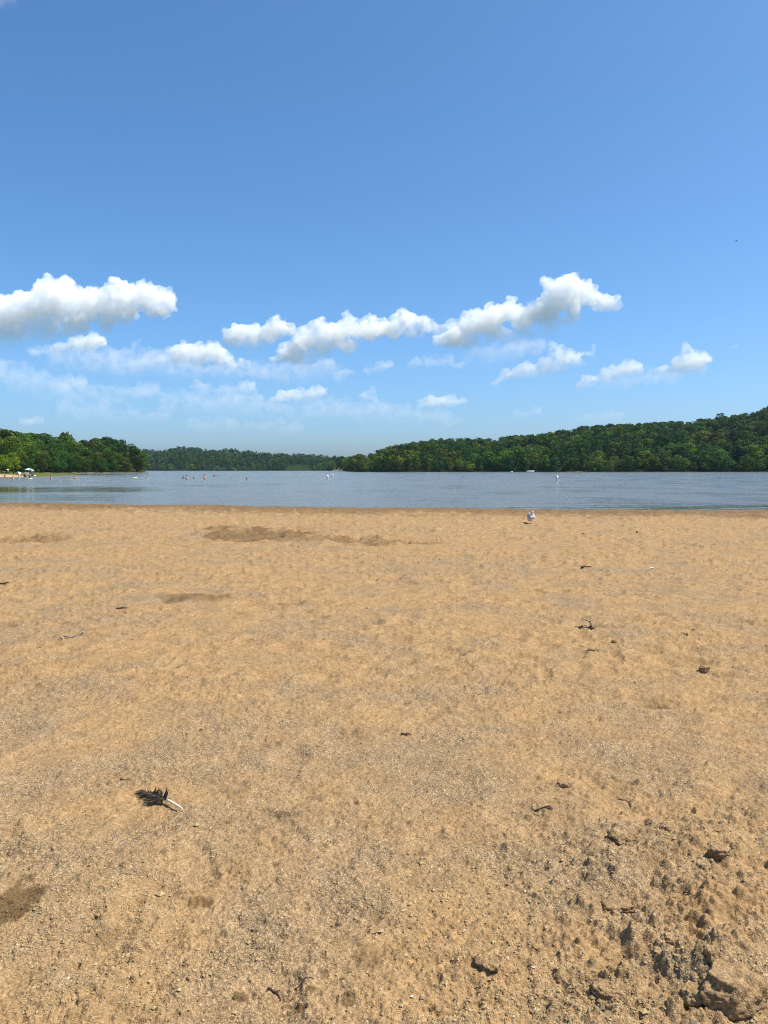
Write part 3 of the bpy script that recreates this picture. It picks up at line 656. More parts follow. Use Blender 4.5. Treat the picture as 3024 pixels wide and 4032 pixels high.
def flying_bird():
    c = at(2900, 949, 170); e = empty('flying_bird', c, R(20), 'dark bird gliding alone high in the blue sky', 'bird'); e.rotation_euler = (R(30), R(-32), R(20))
    dk = mat('bird_dark', (.03, .03, .035), .7)
    link('body', skin_mesh('body', [(0, -.22, 0), (0, -.1, 0), (0, .05, 0), (0, .17, .01), (0, .23, .01)], [(i, i + 1) for i in range(4)], [.02, .05, .065, .045, .02], 2, 2), dk, e)
    for s in (-1, 1):
        m = MB(); V = []
        for (x, y0, y1, z) in [(.03, .11, -.09, 0), (.22, .15, -.06, .06), (.42, .12, -.05, .07), (.60, .03, -.04, .03), (.66, -.02, -.04, .02)]:
            V.append([m.b.verts.new((s * x, y, z + dz)) for y, dz in ((y0, 0), ((y0 + y1) / 2, .016), (y1, 0), ((y0 + y1) / 2, -.006))])
        for a, b in zip(V, V[1:]):
            for k in range(4): m.b.faces.new((a[k], a[(k + 1) % 4], b[(k + 1) % 4], b[k]))
        m.b.faces.new(V[0]); m.b.faces.new(V[-1][::-1]); m.build('wing', dk, e)
    t = MB(); t.box((0, -.29, 0), (.10, .16, .012)); t.build('tail', dk, e, True, .004); MB().tube([(0, .24, .01), (0, .29, .0)], [.014, .003], 6).build('beak', beak_m, e)
flying_bird()

# ------------------------------------------------------------------ ground far and wide, lake
def ground():              # one sheet to the horizon: lake bed, land behind the camera, country beyond the hills
    rs = np.concatenate([[0.01], np.geomspace(2, 60000, 70)]); an = np.linspace(0, 2 * math.pi, 97)[:-1]
    Xg = rs[:, None] * np.cos(an); Yg = rs[:, None] * np.sin(an)
    Zg = np.where(rs[:, None] < 900, -1.6, -1.6) + 0 * Xg
    back = sstep(12, -2, Yg) * sstep(90, 60, np.hypot(Xg, Yg)); Zg = Zg * (1 - back) + -.25 * back
    Zg = np.where(Yg < -60, 4 + 3 * perlin(Xg / 300, Yg / 300, 90), Zg)
    i = np.arange(Xg.size).reshape(Xg.shape); j = np.roll(i, -1, 1)
    Fg = np.stack([i[:-1], i[1:], j[1:], j[:-1]], -1).reshape(-1, 4)
    green = np.clip(sstep(40, 90, np.hypot(Xg, Yg)), 0, 1)
    c = np.stack([.30 - .24 * green, .2 - .12 * green, .1 - .065 * green], -1).reshape(-1, 3)
    m, t, p, N, L = nodes('ground_cover'); a = N.new('ShaderNodeVertexColor'); a.layer_name = 'Col'; L.new(a.outputs['Color'], p.inputs['Base Color']); p.inputs['Roughness'].default_value = .9
    tag(link('ground', mesh_np('ground', np.stack([Xg, Yg, Zg], -1).reshape(-1, 3), Fg, True, c), m), kind='structure')
ground()

def lake():
    ys = np.concatenate([np.arange(22, 60, .35), np.geomspace(60, 1700, 150)]); us = np.linspace(-2600, 5600, 420)
    Yl = np.repeat(ys[:, None], len(us), 1); Xl = (us[None] - 1512) / F * np.maximum(Yl, 60) * KB
    Ul = 1512 + Xl / Yl * F / KB; Vl = HOR + (CAM.z - WATER) * F / Yl
    q = .5 * perlin(Xl / 14, Yl / 9, 81) + .35 * perlin(Xl / 4, Yl / 4, 82)
    def band(u0, u1, v0, v1, k):
        fu, fv = 90, 5
        return k * sstep(u0 - fu, u0 + fu, Ul) * sstep(u1 + fu, u1 - fu, Ul) * sstep(v0 - fv, v0 + fv, Vl + q * 8) * sstep(v1 + fv, v1 - fv, Vl + q * 8)
    cl = np.maximum.reduce([band(-900, 640, 1916, 1940, .86), band(-900, 430, 1945, 1975, .5), band(640, 1150, 1905, 1918, .5), band(1900, 3900, 1992, 2030, .8), band(2600, 3900, 1984, 2030, .85), band(1500, 2100, 1996, 2030, .5), band(200, 620, 1866, 1874, .8), band(620, 1500, 1871, 1879, .35)])
    ripple = sstep(.0, .5, perlin(Xl / 60, Yl / 90, 83) + .5 * perlin(Xl / 20, Yl / 30, 84))
    i = np.arange(Xl.size).reshape(Xl.shape); Fl = np.stack([i[:-1, :-1], i[:-1, 1:], i[1:, 1:], i[1:, :-1]], -1).reshape(-1, 4)
    Vv = np.stack([Xl, Yl, np.full_like(Xl, WATER)], -1).reshape(-1, 3)
    m, t, p, N, L = nodes('lake_water')
    p.inputs['Base Color'].default_value = (.112, .100, .072, 1); p.inputs['IOR'].default_value = 1.22
    a = N.new('ShaderNodeVertexColor'); a.layer_name = 'Col'; sp = N.new('ShaderNodeSeparateColor'); L.new(a.outputs['Color'], sp.inputs[0])
    geo = N.new('ShaderNodeNewGeometry')
    def wave(sx, sy, det):
        mp = N.new('ShaderNodeMapping'); mp.inputs['Scale'].default_value = (sx, sy, 1); L.new(geo.outputs['Position'], mp.inputs['Vector'])
        n = N.new('ShaderNodeTexNoise'); n.inputs['Scale'].default_value = 1; n.inputs['Detail'].default_value = det; L.new(mp.outputs[0], n.inputs['Vector']); return n.outputs['Fac']
    def math_(op, x, y):
        n = N.new('ShaderNodeMath'); n.operation = op
        for k, z in enumerate((x, y)):
            if hasattr(z, 'links'): L.new(z, n.inputs[k])
            else: n.inputs[k].default_value = z
        return n.outputs[0]
    h = math_('ADD', math_('MULTIPLY', wave(1.6, 2.4, 3), .55), math_('MULTIPLY', wave(.35, .6, 2), 1.1))
    amt = math_('SUBTRACT', 1.0, math_('MULTIPLY', sp.outputs[0], .93))
    amt = math_('MULTIPLY', amt, math_('ADD', .55, math_('MULTIPLY', sp.outputs[1], .45)))
    st = N.new('ShaderNodeMapRange'); st.inputs[1].default_value = .36; st.inputs[2].default_value = .64; st.inputs[3].default_value = .56; st.inputs[4].default_value = 1.35; L.new(wave(.22, .10, 5), st.inputs[0])
    amt = math_('MULTIPLY', amt, st.outputs[0])
    b = N.new('ShaderNodeBump'); b.inputs['Distance'].default_value = .24; L.new(amt, b.inputs['Strength']); L.new(h, b.inputs['Height']); L.new(b.outputs[0], p.inputs['Normal'])
    L.new(math_('ADD', .03, math_('MULTIPLY', amt, .24)), p.inputs['Roughness'])
    o = link('lake', mesh_np('lake', Vv, Fl, True, np.stack([cl, ripple, cl * 0], -1).reshape(-1, 3)), m); tag(o, kind='structure')
lake()

# ------------------------------------------------------------------ far shores
SIL_R = [(-400,1790),(300,1775),(554,1771),(643,1773),(692,1762),(727,1759),(777,1764),(816,1772),(890,1768),(925,1768),(950,1777),(974,1774),(1024,1782),(1093,1788),(1172,1789),(1221,1791),(1290,1796),(1382,1800),(1413,1788),(1447,1793),(1490,1774),(1525,1762),(1571,1749),(1675,1737),(1737,1731),(1799,1728),(1837,1725),(1867,1723),(1931,1734),(1994,1723),(2032,1716),(2091,1714),(2136,1708),(2196,1699),(2252,1693),(2278,1684),(2349,1677),(2413,1675),(2494,1670),(2614,1661),(2712,1663),(2757,1652),(2806,1653),(2832,1640),(2859,1642),(2908,1633),(2964,1625),(3002,1610),(3024,1601),(3300,1575),(3700,1590)]
SIL_L = [(-400,1680),(0,1691),(49,1696),(75,1706),(112,1706),(157,1708),(187,1711),(220,1730),(258,1716),(280,1728),(310,1736),(333,1734),(351,1743),(366,1732),(392,1739),(404,1724),(422,1722),(456,1730),(482,1743),(504,1760),(538,1765),(555,1778),(570,1800)]
def interp(tab, u): a = np.array(tab, float); return np.interp(u, a[:, 0], a[:, 1])
DS_R = [(-900,1560),(560,1500),(1285,1480),(1395,640),(1500,600),(3024,600),(4200,600)]
DR_R = [(-900,2050),(560,2000),(1285,1900),(1395,900),(1700,950),(3024,1050),(4200,1050)]
def z_right(u, D):
    ds, dr = interp(DS_R, u), interp(DR_R, u)
    zr = CAM.z + (HOR - interp(SIL_R, u)) * dr / F - 10.5
    s = (D - ds) / (dr - ds)
    z = np.where(s < 0, WATER + np.maximum(.03 * (D - ds), -1.3), WATER + .25 + np.clip(zr, 2, None) * np.clip(s, 0, 1) ** .85)
    return np.where(s > 1, WATER + np.clip(zr, 2, None) * (1 - .35 * np.clip(s - 1, 0, 1)), z)
DW_L = [(-900,280),(0,300),(100,325),(173,363),(300,400),(545,478),(575,490)]
DF_L = [(-900,150),(0,157),(150,165),(310,214),(330,222)]
DB_L = [(-900,2000),(150,2000),(152,335),(250,262),(332,221)]
def sd_left(u, D):
    spit = np.minimum(D - interp(DF_L, u), interp(DB_L, u) - D); spit = np.where(u > 331, -5, spit)
    wood = np.where(u < 572, D - interp(DW_L, u), -8 - .2 * (u - 572))
    return spit, wood
def z_left(u, D):
    spit, wood = sd_left(u, D)
    z = WATER + np.clip(np.maximum(spit * .012, wood * .03), -1.2, .34)
    return z + np.clip(wood, 0, 260) * .045 * sstep(600, 440, u) * sstep(10, 60, wood)
def shore_grid(name, us, Ds, zf, colf, m):
    U, D = np.meshgrid(us, Ds); Zs = zf(U, D)
    i = np.arange(U.size).reshape(U.shape); Fs = np.stack([i[:-1, :-1], i[:-1, 1:], i[1:, 1:], i[1:, :-1]], -1).reshape(-1, 4)
    o = link(name, mesh_np(name, np.stack([bx(U, D), D, Zs], -1).reshape(-1, 3), Fs, True, colf(U, D, Zs).reshape(-1, 3)), m)
    return tag(o, kind='structure')
mt, t_, p_, N_, L_ = nodes('shore_soil'); a_ = N_.new('ShaderNodeVertexColor'); a_.layer_name = 'Col'
n_ = N_.new('ShaderNodeTexNoise'); n_.inputs['Scale'].default_value = .7; n_.inputs['Detail'].default_value = 5; g_ = N_.new('ShaderNodeNewGeometry'); L_.new(g_.outputs['Position'], n_.inputs['Vector'])
mx_ = N_.new('ShaderNodeMix'); mx_.data_type = 'RGBA'; mx_.blend_type = 'MULTIPLY'; mx_.inputs[0].default_value = 1
mr_ = N_.new('ShaderNodeMapRange'); mr_.inputs[3].default_value = .6; mr_.inputs[4].default_value = 1.4; L_.new(n_.outputs['Fac'], mr_.inputs[0])
L_.new(a_.outputs['Color'], mx_.inputs[6]); L_.new(mr_.outputs[0], mx_.inputs[7]); L_.new(mx_.outputs[2], p_.inputs['Base Color']); p_.inputs['Roughness'].default_value = .9; p_.inputs['Specular IOR Level'].default_value = 0
def colR(U, D, Zs):
    c = np.zeros(U.shape + (3,)) + np.array([.012, .019, .007])
    s = D - interp(DS_R, U)
    fld = (U > 1128) & (U < 1222) & (s > 3) & (s < 170); c[fld] = (.020, .034, .010)
    bar = (U > 1298) & (U < 1345) & (s < 7); c[bar] = (.36, .29, .17)
    g = ((np.abs(U - 1990) < 22) | (np.abs(U - 2275) < 50)) & (s < 14); c[g] = (.09, .13, .035)
    return c
def colL(U, D, Zs):
    spit, wood = sd_left(U, D); c = np.zeros(U.shape + (3,)) + np.array([.085, .105, .028])
    sandy = (spit < 46 - .36 * np.clip(U, 0, 140)) & (wood < 0) & (U < 128); c[sandy] = (.40, .27, .15)
    edge = (spit < 3) & (wood < 0); c[edge] = (.17, .11, .065)
    c[(wood > 14) & (U > 130)] = (.022, .032, .013); c[(wood > -2) & (wood < 5) & (U > 170)] = (.16, .15, .08)
    return c
shore_grid('hillside', np.arange(-900, 4205, 14.), np.concatenate([np.arange(560, 680, 6.), np.arange(680, 1420, 12.), np.arange(1420, 2500, 18.)]), z_right, colR, mt)
shore_grid('lakeshore', np.concatenate([np.arange(-900, -60, 20.), np.arange(-60, 620, 5.)]), np.concatenate([np.arange(140, 500, 2.5), np.arange(500, 760, 10.)]), z_left, colL, mt)

# ------------------------------------------------------------------ trees
LEAFC = dict(dark=(.032, .066, .010), mid=(.054, .104, .014), fresh=(.082, .142, .017), yellow=(.104, .148, .018), olive=(.072, .090, .018), blue=(.034, .078, .022))
LM = {k: leaf_mat('foliage_' + k, c) for k, c in LEAFC.items()}
WORD = dict(dark='dark green', mid='mid green', fresh='fresh green', yellow='yellowish green', olive='brownish olive', blue='blue-green')
def crown_arrays(n, leaf, seed, shape=0):
    """foliage of a tree 1 m tall (crown z .18..1, width about .8): leaf clumps on many lumps, uneven outline, gaps"""
    g = np.random.default_rng(seed); L = []
    nl = g.integers(16, 24); lum = []
    for k in range(nl):
        z = g.uniform(.26, .92); wmax = .38 * math.sin(math.pi * np.clip((z - .08) / .98, .05, 1)) ** .7
        if shape == 1: wmax = .33 * (1.12 - z) ** .75
        a = g.uniform(0, 6.28); r = wmax * g.uniform(.35, 1.0)
        lum.append((np.array([r * math.cos(a), r * math.sin(a), z]), g.uniform(.09, .19)))
    lum.append((np.array([0, 0, .9]), .11)); lum.append((np.array([0, 0, .55]), .24))
    wts = np.array([r ** 2 for _, r in lum]); wts /= wts.sum()
    ci = g.choice(len(lum), n, p=wts)
    C = np.array([c for c, _ in lum])[ci]; Rr = np.array([r for _, r in lum])[ci]
    d = g.normal(size=(n, 3)); d[:, 2] += .25; d /= np.linalg.norm(d, axis=1, keepdims=True)
    P = C + d * (Rr * g.uniform(.72, 1.08, n))[:, None] * np.array([1, 1, .8])
    nrm = d + g.normal(size=(n, 3)) * .45; nrm /= np.linalg.norm(nrm, axis=1, keepdims=True)
    tq = np.cross(nrm, g.normal(size=(n, 3))); tq /= np.linalg.norm(tq, axis=1, keepdims=True); bq = np.cross(nrm, tq)
    s = leaf * g.uniform(.6, 1.35, n)[:, None]; tq *= s; bq *= s * g.uniform(.5, .9, (n, 1))
    V = np.stack([P - tq, P - bq * .9, P + tq * g.uniform(.7, 1.1, (n, 1)), P + bq], 1).reshape(-1, 3)
    Fq = np.arange(4 * n).reshape(n, 4); lt = .75 + .5 * g.random(len(lum))
    return V, Fq, np.repeat((lt[ci] * g.uniform(.8, 1.2, n))[:, None] * np.ones(3), 4, 0)
def trunk_mesh(seed):
    g = np.random.default_rng(seed); mb = MB(); top = Vector((g.normal() * .03, g.normal() * .03, .62))
    mb.tube([(0, 0, -.03), (0, 0, .1), top * .5, top], [.032, .024, .02, .008], 7)
    for k in range(6):
        a = g.uniform(0, 6.28); z = g.uniform(.22, .5); b0 = Vector((0, 0, z)); e = b0 + Vector((math.cos(a) * .26, math.sin(a) * .26, g.uniform(.12, .3)))
        mb.tube([b0, b0.lerp(e, .5) + Vector((0, 0, .02)), e], [.013, .009, .004], 5)
    bmesh.ops.recalc_face_normals(mb.b, faces=mb.b.faces[:])
    me = bpy.data.meshes.new('trunk'); mb.b.to_mesh(me); mb.b.free(); me.materials.append(M['bark']); return me
CROWN = {}
def crown_mesh(kind, var, fine):
    k = (kind, var, fine)
    if k not in CROWN:
        V, Fq, c = crown_arrays(*((3400, .021, 500 + var) if fine else (950, .040, 600 + var)), shape=1 if var % 4 == 3 else 0)
        me = mesh_np('crown', V, Fq, False, c); me.materials.append(LM[kind]); CROWN[k] = me
    return CROWN[k]
TRUNK = [trunk_mesh(i) for i in range(4)]
ORD = 'first second third fourth fifth sixth seventh eighth ninth tenth eleventh twelfth thirteenth fourteenth fifteenth sixteenth seventeenth eighteenth nineteenth twentieth'.split()

trees = []                 # (u, D, z, height, width factor, kind, place)
g = np.random.default_rng(33)
# left wood, row behind row
for row, dd in enumerate([2, 9, 17, 26, 37, 50, 66, 84, 104]):
    u = -330.
    while u < 556:
        D = float(interp(DW_L, u)) + dd + g.uniform(-3, 3); z = float(z_left(np.float64(u), np.float64(D)))
        cap = zv(float(interp(SIL_L, u)) + g.uniform(-2, 9), D) - z
        want = [g.uniform(5.5, 10), g.uniform(8, 13), g.uniform(9, 15), g.uniform(11, 16), g.uniform(12, 18), g.uniform(13, 19), 40, 40, 40][row]
        h = min(want, cap)
        step = g.uniform(5.5, 9.5) / D * F
        if h > 3.5 and not (row < 2 and u < 40):
            pr = [.32, .30, .16, .05, .12, .05] if u > 120 else [.2, .28, .2, .12, .15, .05]
            kd = g.choice(['dark', 'mid', 'fresh', 'yellow', 'olive', 'blue'], p=pr)
            trees.append([u, D, z, h, g.uniform(.85, 1.25), kd, 'left'])
        u += step
# skyline trees of the left wood that the photograph shows singly
for (u, v, D, wf, kd) in [(431, 1721, 500, 1.15, 'dark'), (262, 1711, 470, .8, 'olive'), (333, 1732, 480, .5, 'blue'), (540, 1764, 484, 1.1, 'dark'), (482, 1741, 490, 1., 'dark'), (185, 1709, 455, 1., 'mid'), (20, 1691, 420, 1.2, 'dark'), (120, 1704, 440, 1.1, 'olive'), (367, 1730, 486, .9, 'olive')]:
    z = float(z_left(np.float64(u), np.float64(D))); trees.append([u, D, z, zv(v, D) - z, wf, kd, 'left'])
# hill across the lake
def add_hill(u0, u1, sp0, place):
    u0 = float(u0); row = 0; f = 0.
    while f < 1.12:
        u = u0 + g.uniform(0, 20)
        while u < u1:
            ds, dr = float(interp(DS_R, u)), float(interp(DR_R, u)); jf = f + g.uniform(-.02, .02)
            D = ds + max(2., jf * (dr - ds)); z = float(z_right(np.float64(u), np.float64(D)))
            sil = float(interp(SIL_R, u)); top = f >= .93
            cap = zv(sil + (g.uniform(-4, 7) if top else g.uniform(0, 14)), D) - z
            h = min(g.choice([g.uniform(8, 12), g.uniform(11, 15), g.uniform(15, 19)], p=[.4, .45, .15]) if row else g.uniform(6, 13), cap)
            if top: h = min(max(h, cap), 17)
            wf = g.uniform(.75, 1.4)
            field = 1126 < u < 1224 and f < .30
            if h > 3.2 and not field:
                if row < 2: pr = [.14, .30, .30, .16, .04, .06]
                elif place == 'hill': pr = [.30, .30, .17, .05, .10, .08]
                else: pr = [.30, .30, .10, .02, .08, .20]
                trees.append([u, D, z, h, wf, g.choice(['dark', 'mid', 'fresh', 'yellow', 'olive', 'blue'], p=pr), place])
            u += sp0 * (.6 if row == 0 else 1) * g.uniform(.75, 1.25) / D * F
        f += (sp0 * .92) / (float(interp(DR_R, (u0 + u1) / 2)) - float(interp(DS_R, (u0 + u1) / 2))); row += 1
add_hill(1375, 3420, 12., 'hill'); add_hill(520, 1385, 17., 'far')
for (u, v, f, wf, kd) in [(2832, 1629, 1.0, 1.0, 'dark'), (1113, 1808, .02, 1.1, 'dark'), (1075, 1822, .03, 1., 'dark'), (1290, 1820, .03, 1.5, 'fresh'), (1260, 1824, .06, 1.2, 'fresh'), (2545, 1773, .03, 1.5, 'yellow'), (2180, 1778, .04, 1.3, 'mid'), (1750, 1800, .03, 1.1, 'fresh'), (1810, 1797, .03, 1.2, 'fresh'), (2770, 1790, .03, 1.1, 'yellow'), (2995, 1782, .03, .9, 'fresh'), (1415, 1787, .97, 1.1, 'dark'), (1487, 1772, 1., 1., 'dark'), (2757, 1650, 1., 1.2, 'dark')]:
    ds, dr = float(interp(DS_R, u)), float(interp(DR_R, u)); D = ds + 3 + f * (dr - ds); z = float(z_right(np.float64(u), np.float64(D)))
    trees.append([u, D, z, zv(v, D) - z, wf, kd, 'far' if u < 1385 else 'hill'])
def sink(q): return .20 if band_of(q) == 0 and q[6] != 'left' else .06 if q[6] != 'left' else .10 if q[1] - float(interp(DW_L, q[0])) > 5 else .14
# which of them the photograph shows, and how much of each: front to back over a column buffer
trees.sort(key=lambda q: q[1])
buf = np.full(2200, HOR + 3.); vis = []
for q in trees:
    u, D, z, h, wf = q[:5]; hw = .40 * h * wf * F / D; a, b = int((u - hw + 700) / 2), int((u + hw + 700) / 2); a, b = max(a, 0), min(b, 2199)
    vt = HOR - (z + h - CAM.z) * F / D
    if b <= a: vis.append(0); continue
    prof = vt + (HOR - vt) * .55 * (np.linspace(-1, 1, b - a) ** 2)
    seen = np.clip(buf[a:b] - prof, 0, None); inside = (np.arange(a, b) * 2 - 700 > 0) & (np.arange(a, b) * 2 - 700 < 3024)
    vis.append(float((seen * inside).sum() * 2)); q.append(float(seen.sum())); buf[a:b] = np.minimum(buf[a:b], prof)
order = sorted(range(len(trees)), key=lambda i: -vis[i])
single = set(i for i in order[:285] if vis[i] > 60)
MARKS = {'left': [(-999, 116, 'the frame edge', 'the turquoise parasol'), (116, 293, 'the turquoise parasol', 'the red-haired swimmer'), (293, 430, 'the red-haired swimmer', 'the domed wood tree'), (430, 999, 'the domed wood tree', 'its tip')],
         'far': [(0, 730, 'the wood\'s tip', 'the far white float'), (730, 885, 'the far white float', 'the bridge'), (885, 1175, 'the bridge', 'the grassy clearing'), (1175, 1400, 'the grassy clearing', 'the pale sandbar')],
         'hill': [(0, 1700, 'the pale sandbar', 'the hump of the hill'), (1700, 2080, 'the hump of the hill', 'the white motorboat'), (2080, 2193, 'the white motorboat', 'the lone swim buoy'), (2193, 2545, 'the lone swim buoy', 'the yellow shore tree'), (2545, 2832, 'the yellow shore tree', 'the domed crest tree'), (2832, 9999, 'the domed crest tree', 'the frame edge')]}
def band_of(q):
    u, D, pl = q[0], q[1], q[6]
    if pl == 'left': s = (D - float(interp(DW_L, u))) / 105
    else: s = (D - float(interp(DS_R, u))) / (float(interp(DR_R, u)) - float(interp(DS_R, u)))
    return 0 if s < .07 else 1 if s < .34 else 2 if s < .68 else 3 if s < .92 else 4
BANDS = {'left': ['front row', 'second rank', 'middle ranks', 'rear ranks', 'skyline'], 'x': ['waterline', 'lower slope', 'mid slope', 'upper slope', 'crest']}
GRP = {'left': 'trees of the near wood', 'far': 'trees on the far hill by the bridge', 'hill': 'trees on the long wooded hill'}
bins = {}
for i in single:
    q = trees[i]; mk = next(m_ for m_ in MARKS[q[6]] if m_[0] <= q[0] < m_[1])
    bins.setdefault((q[6], mk, band_of(q), q[5]), []).append(i)
label_of = {}
for (pl, mk, bd, kd), ii in bins.items():
    ii.sort(key=lambda i: trees[i][0]); bn = BANDS['left' if pl == 'left' else 'x'][bd]
    for n, i in enumerate(ii):
        o_ = (ORD[n] + ' ') if len(ii) > 1 and n < 20 else ('only ' if len(ii) == 1 else 'last ')
        label_of[i] = f"{o_}{WORD[kd]} {bn} tree from {mk[2]} to {mk[3]}"; assert len(label_of[i].split()) <= 16, label_of[i]
def plant(i, q):
    u, D, z, h, wf, kd, pl = q[:7]; gi = np.random.default_rng(i); fine = D < 560
    var = int(gi.integers(0, 6)); k_ = sink(q); loc = (bx(u, D), D, z - k_ * h); h = h * (1 + k_); sx = h * wf * float(gi.uniform(.9, 1.1))
    wide = max(sx, .75 * h)
    if fine:
        e = empty('broadleaf_tree', loc, float(gi.uniform(0, 6.28)), label_of[i], 'tree', GRP[pl]); e.scale = (wide, wide, h)
        c = link('crown', crown_mesh(kd, var, True), None, e); t = link('trunk', TRUNK[var % 4], None, e)
    else:
        o = link('broadleaf_tree', crown_mesh(kd, var, False), None, None, loc); o.rotation_euler = (0, 0, float(gi.uniform(0, 6.28))); o.scale = (wide, wide, h)
        tag(o, label_of[i], 'tree', GRP[pl])
mass = []
for i, q in enumerate(trees):
    if i in single: plant(i, q)
    elif len(q) > 7 and q[7] > 4: mass.append((i, q))
def wood():                # everything else: the part of the forest that reads as one mass
    base = [crown_arrays(420, .062, 700 + k, 1 if k % 4 == 3 else 0) for k in range(8)]; Vs, Fs, Cs = [], [], []; n0 = 0
    for i, q in mass:
        u, D, z, h, wf, kd, pl = q[:7]; gi = np.random.default_rng(i); V, Fq, c = base[i % 8]; a = gi.uniform(0, 6.28); sx = max(h * wf, .75 * h); k_ = sink(q); z = z - k_ * h; h = h * (1 + k_)
        W = np.stack([(V[:, 0] * math.cos(a) - V[:, 1] * math.sin(a)) * sx + bx(u, D), (V[:, 0] * math.sin(a) + V[:, 1] * math.cos(a)) * sx + D, V[:, 2] * h + z], -1)
        Vs.append(W); Fs.append(Fq + n0); n0 += len(V); Cs.append(c * np.array(LEAFC[kd]) * gi.uniform(.75, 1.25))
    tag(link('forest', mesh_np('forest', np.concatenate(Vs), np.concatenate(Fs), False, np.concatenate(Cs)), leaf_mat('foliage_mass', (1, 1, 1), True)), kind='stuff')
print('TREES', len(trees), 'single', len(single), 'mass', len(mass), 'smallest', vis[order[min(284, len(order) - 1)]])
wood()
# the two bright lawn trees by the near beach
for (u, v, D, wf, lb) in [(53, 1781, 232, .95, 'bright yellow-green lawn tree with a dark trunk beside the beach shelter'), (6, 1790, 226, 1.05, 'bright yellow-green lawn tree cut by the frame edge'), (-70, 1786, 240, 1., 'bright yellow-green lawn tree outside the frame')]:
    if u < -20: continue
    z = float(z_left(np.float64(u), np.float64(D))); h = zv(v, D) - z
    e = empty('lawn_tree', (bx(u, D), D, z), u * .1, lb, 'tree', 'yellow-green lawn trees'); e.scale = (h * wf * 1.15, h * wf * 1.15, h)
    if 'lawn' not in LM: LM['lawn'] = leaf_mat('foliage_lawn', (.20, .26, .02))
    c = link('crown', crown_mesh('lawn', int(abs(u)) % 5, True), None, e); link('trunk', TRUNK[int(abs(u)) % 4], None, e)
# low bushes where wood meets water
def bushes():
    i = 0
    for (u, v, dd, kd, lb) in [(148, 1846, -1, 'fresh', 'low pale bush on the lawn edge below the wood, nearest the parasol'), (170, 1850, 0, 'olive', 'low olive bush at the inlet beside the pale bush'), (232, 1850, 0, 'fresh', 'low rounded bush at the water below the wood, before the inlet end'), (312, 1849, 0, 'mid', 'low bush standing alone at the waterline under the wood\'s middle'), (380, 1850, 0, 'olive', 'olive bush at the waterline under the domed tree'), (1990, 1838, 1, 'fresh', 'low shore bush just short of the white motorboat'), (2262, 1846, 1, 'yellow', 'low yellowish shore bush past the lone swim buoy'), (1168, 1846, 30, 'dark', 'single round bush on the grassy clearing')]:
        D = float(interp(DW_L if u < 600 else DS_R, u)) + dd + 1.5; z = float((z_left if u < 600 else z_right)(np.float64(u), np.float64(D))); h = zv(v, D) - z
        o = link('shore_bush', crown_mesh(kd, i % 3, u < 600), None, None, (bx(u, D), D, z - .22 * h)); o.scale = (h * 1.7, h * 1.7, h * 1.2); tag(o, lb, 'bush', 'bushes along the shore'); i += 1
bushes()

# ------------------------------------------------------------------ bridge, boats, buoys
def bridge():
    D = 1494.; a, b = bx(842, D), bx(930, D); zt = zv(1845, D); L = b - a; e = empty('bridge', ((a + b) / 2, D, WATER), 0, 'low pale road bridge with dark openings below the far hill', 'bridge')
    MB().box((0, 0, zt - .5 - WATER), (L, 5, .55)).build('deck', M['concrete'], e, False)
    for s in (-1, 1):
        MB().box((0, s * 2.4, zt + .25 - WATER), (L, .25, .95)).build('parapet', M['concrete'], e, False, .03)
    for x in (-.32, -.11, .11, .32): MB().lathe([(.75, -1.2), (.75, zt - .78 - WATER)], 12, (x * L, 0, 0)).build('pier', M['concrete'], e)
    for s in (-1, 1): MB().box((s * L * .5, 0, (zt - .8 - WATER) / 2 - .3), (3.0, 4.6, zt - .8 - WATER + .6)).build('abutment', M['concrete'], e, False, .05)
bridge()
def motorboat():
    D = 590.; c = Vector((bx(2080, D), D - 8, WATER)); e = empty('motorboat', c, 0, 'white motorboat moored off the wooded shore', 'boat')
    mb = MB(); secs = []
    for x, hw, zb, zt in [(-3.1, 1.05, -.12, .78), (-2.2, 1.15, -.2, .80), (-.5, 1.18, -.25, .84), (1.2, 1.0, -.22, .90), (2.4, .55, -.1, .96), (3.15, .06, .55, 1.0)]:
        secs.append([mb.b.verts.new((x, y, z)) for y, z in [(0, zb), (hw * .75, zb + .15), (hw, zt), (hw * .9, zt + .02), (-hw * .9, zt + .02), (-hw, zt), (-hw * .75, zb + .15)]])
    for p, q in zip(secs, secs[1:]):
        for k in range(7): mb.b.faces.new((p[k], p[(k + 1) % 7], q[(k + 1) % 7], q[k]))
    mb.b.faces.new(secs[0]); mb.b.faces.new(secs[-1][::-1]); mb.build('hull', M['white'], e, True)
    MB().box((-.2, 0, .95), (1.5, 1.2, .28)).build('cockpit', M['dark'], e, False, .05)
    MB().box((.75, 0, 1.2), (.08, 1.5, .5), Matrix.Rotation(R(-28), 3, 'Y')).build('windscreen', M['glass'], e, False, .02)
    for y in (-.4, .4): MB().box((-.4, y, 1.15), (.5, .5, .35)).box((-.66, y, 1.4), (.12, .5, .5)).build('seat', M['white'], e, False, .05)
    MB().box((-3.35, 0, .75), (.45, .4, .6)).box((-3.4, 0, .2), (.18, .2, .8)).build('outboard_motor', M['dark'], e, False, .05)
    MB().tube([(1.6, .75, .95), (1.6, .75, 1.25), (2.7, .35, 1.3), (3.05, 0, 1.32), (2.7, -.35, 1.3), (1.6, -.75, 1.25), (1.6, -.75, .95)], .025, 6).build('bow_rail', M['steel'], e)
motorboat()
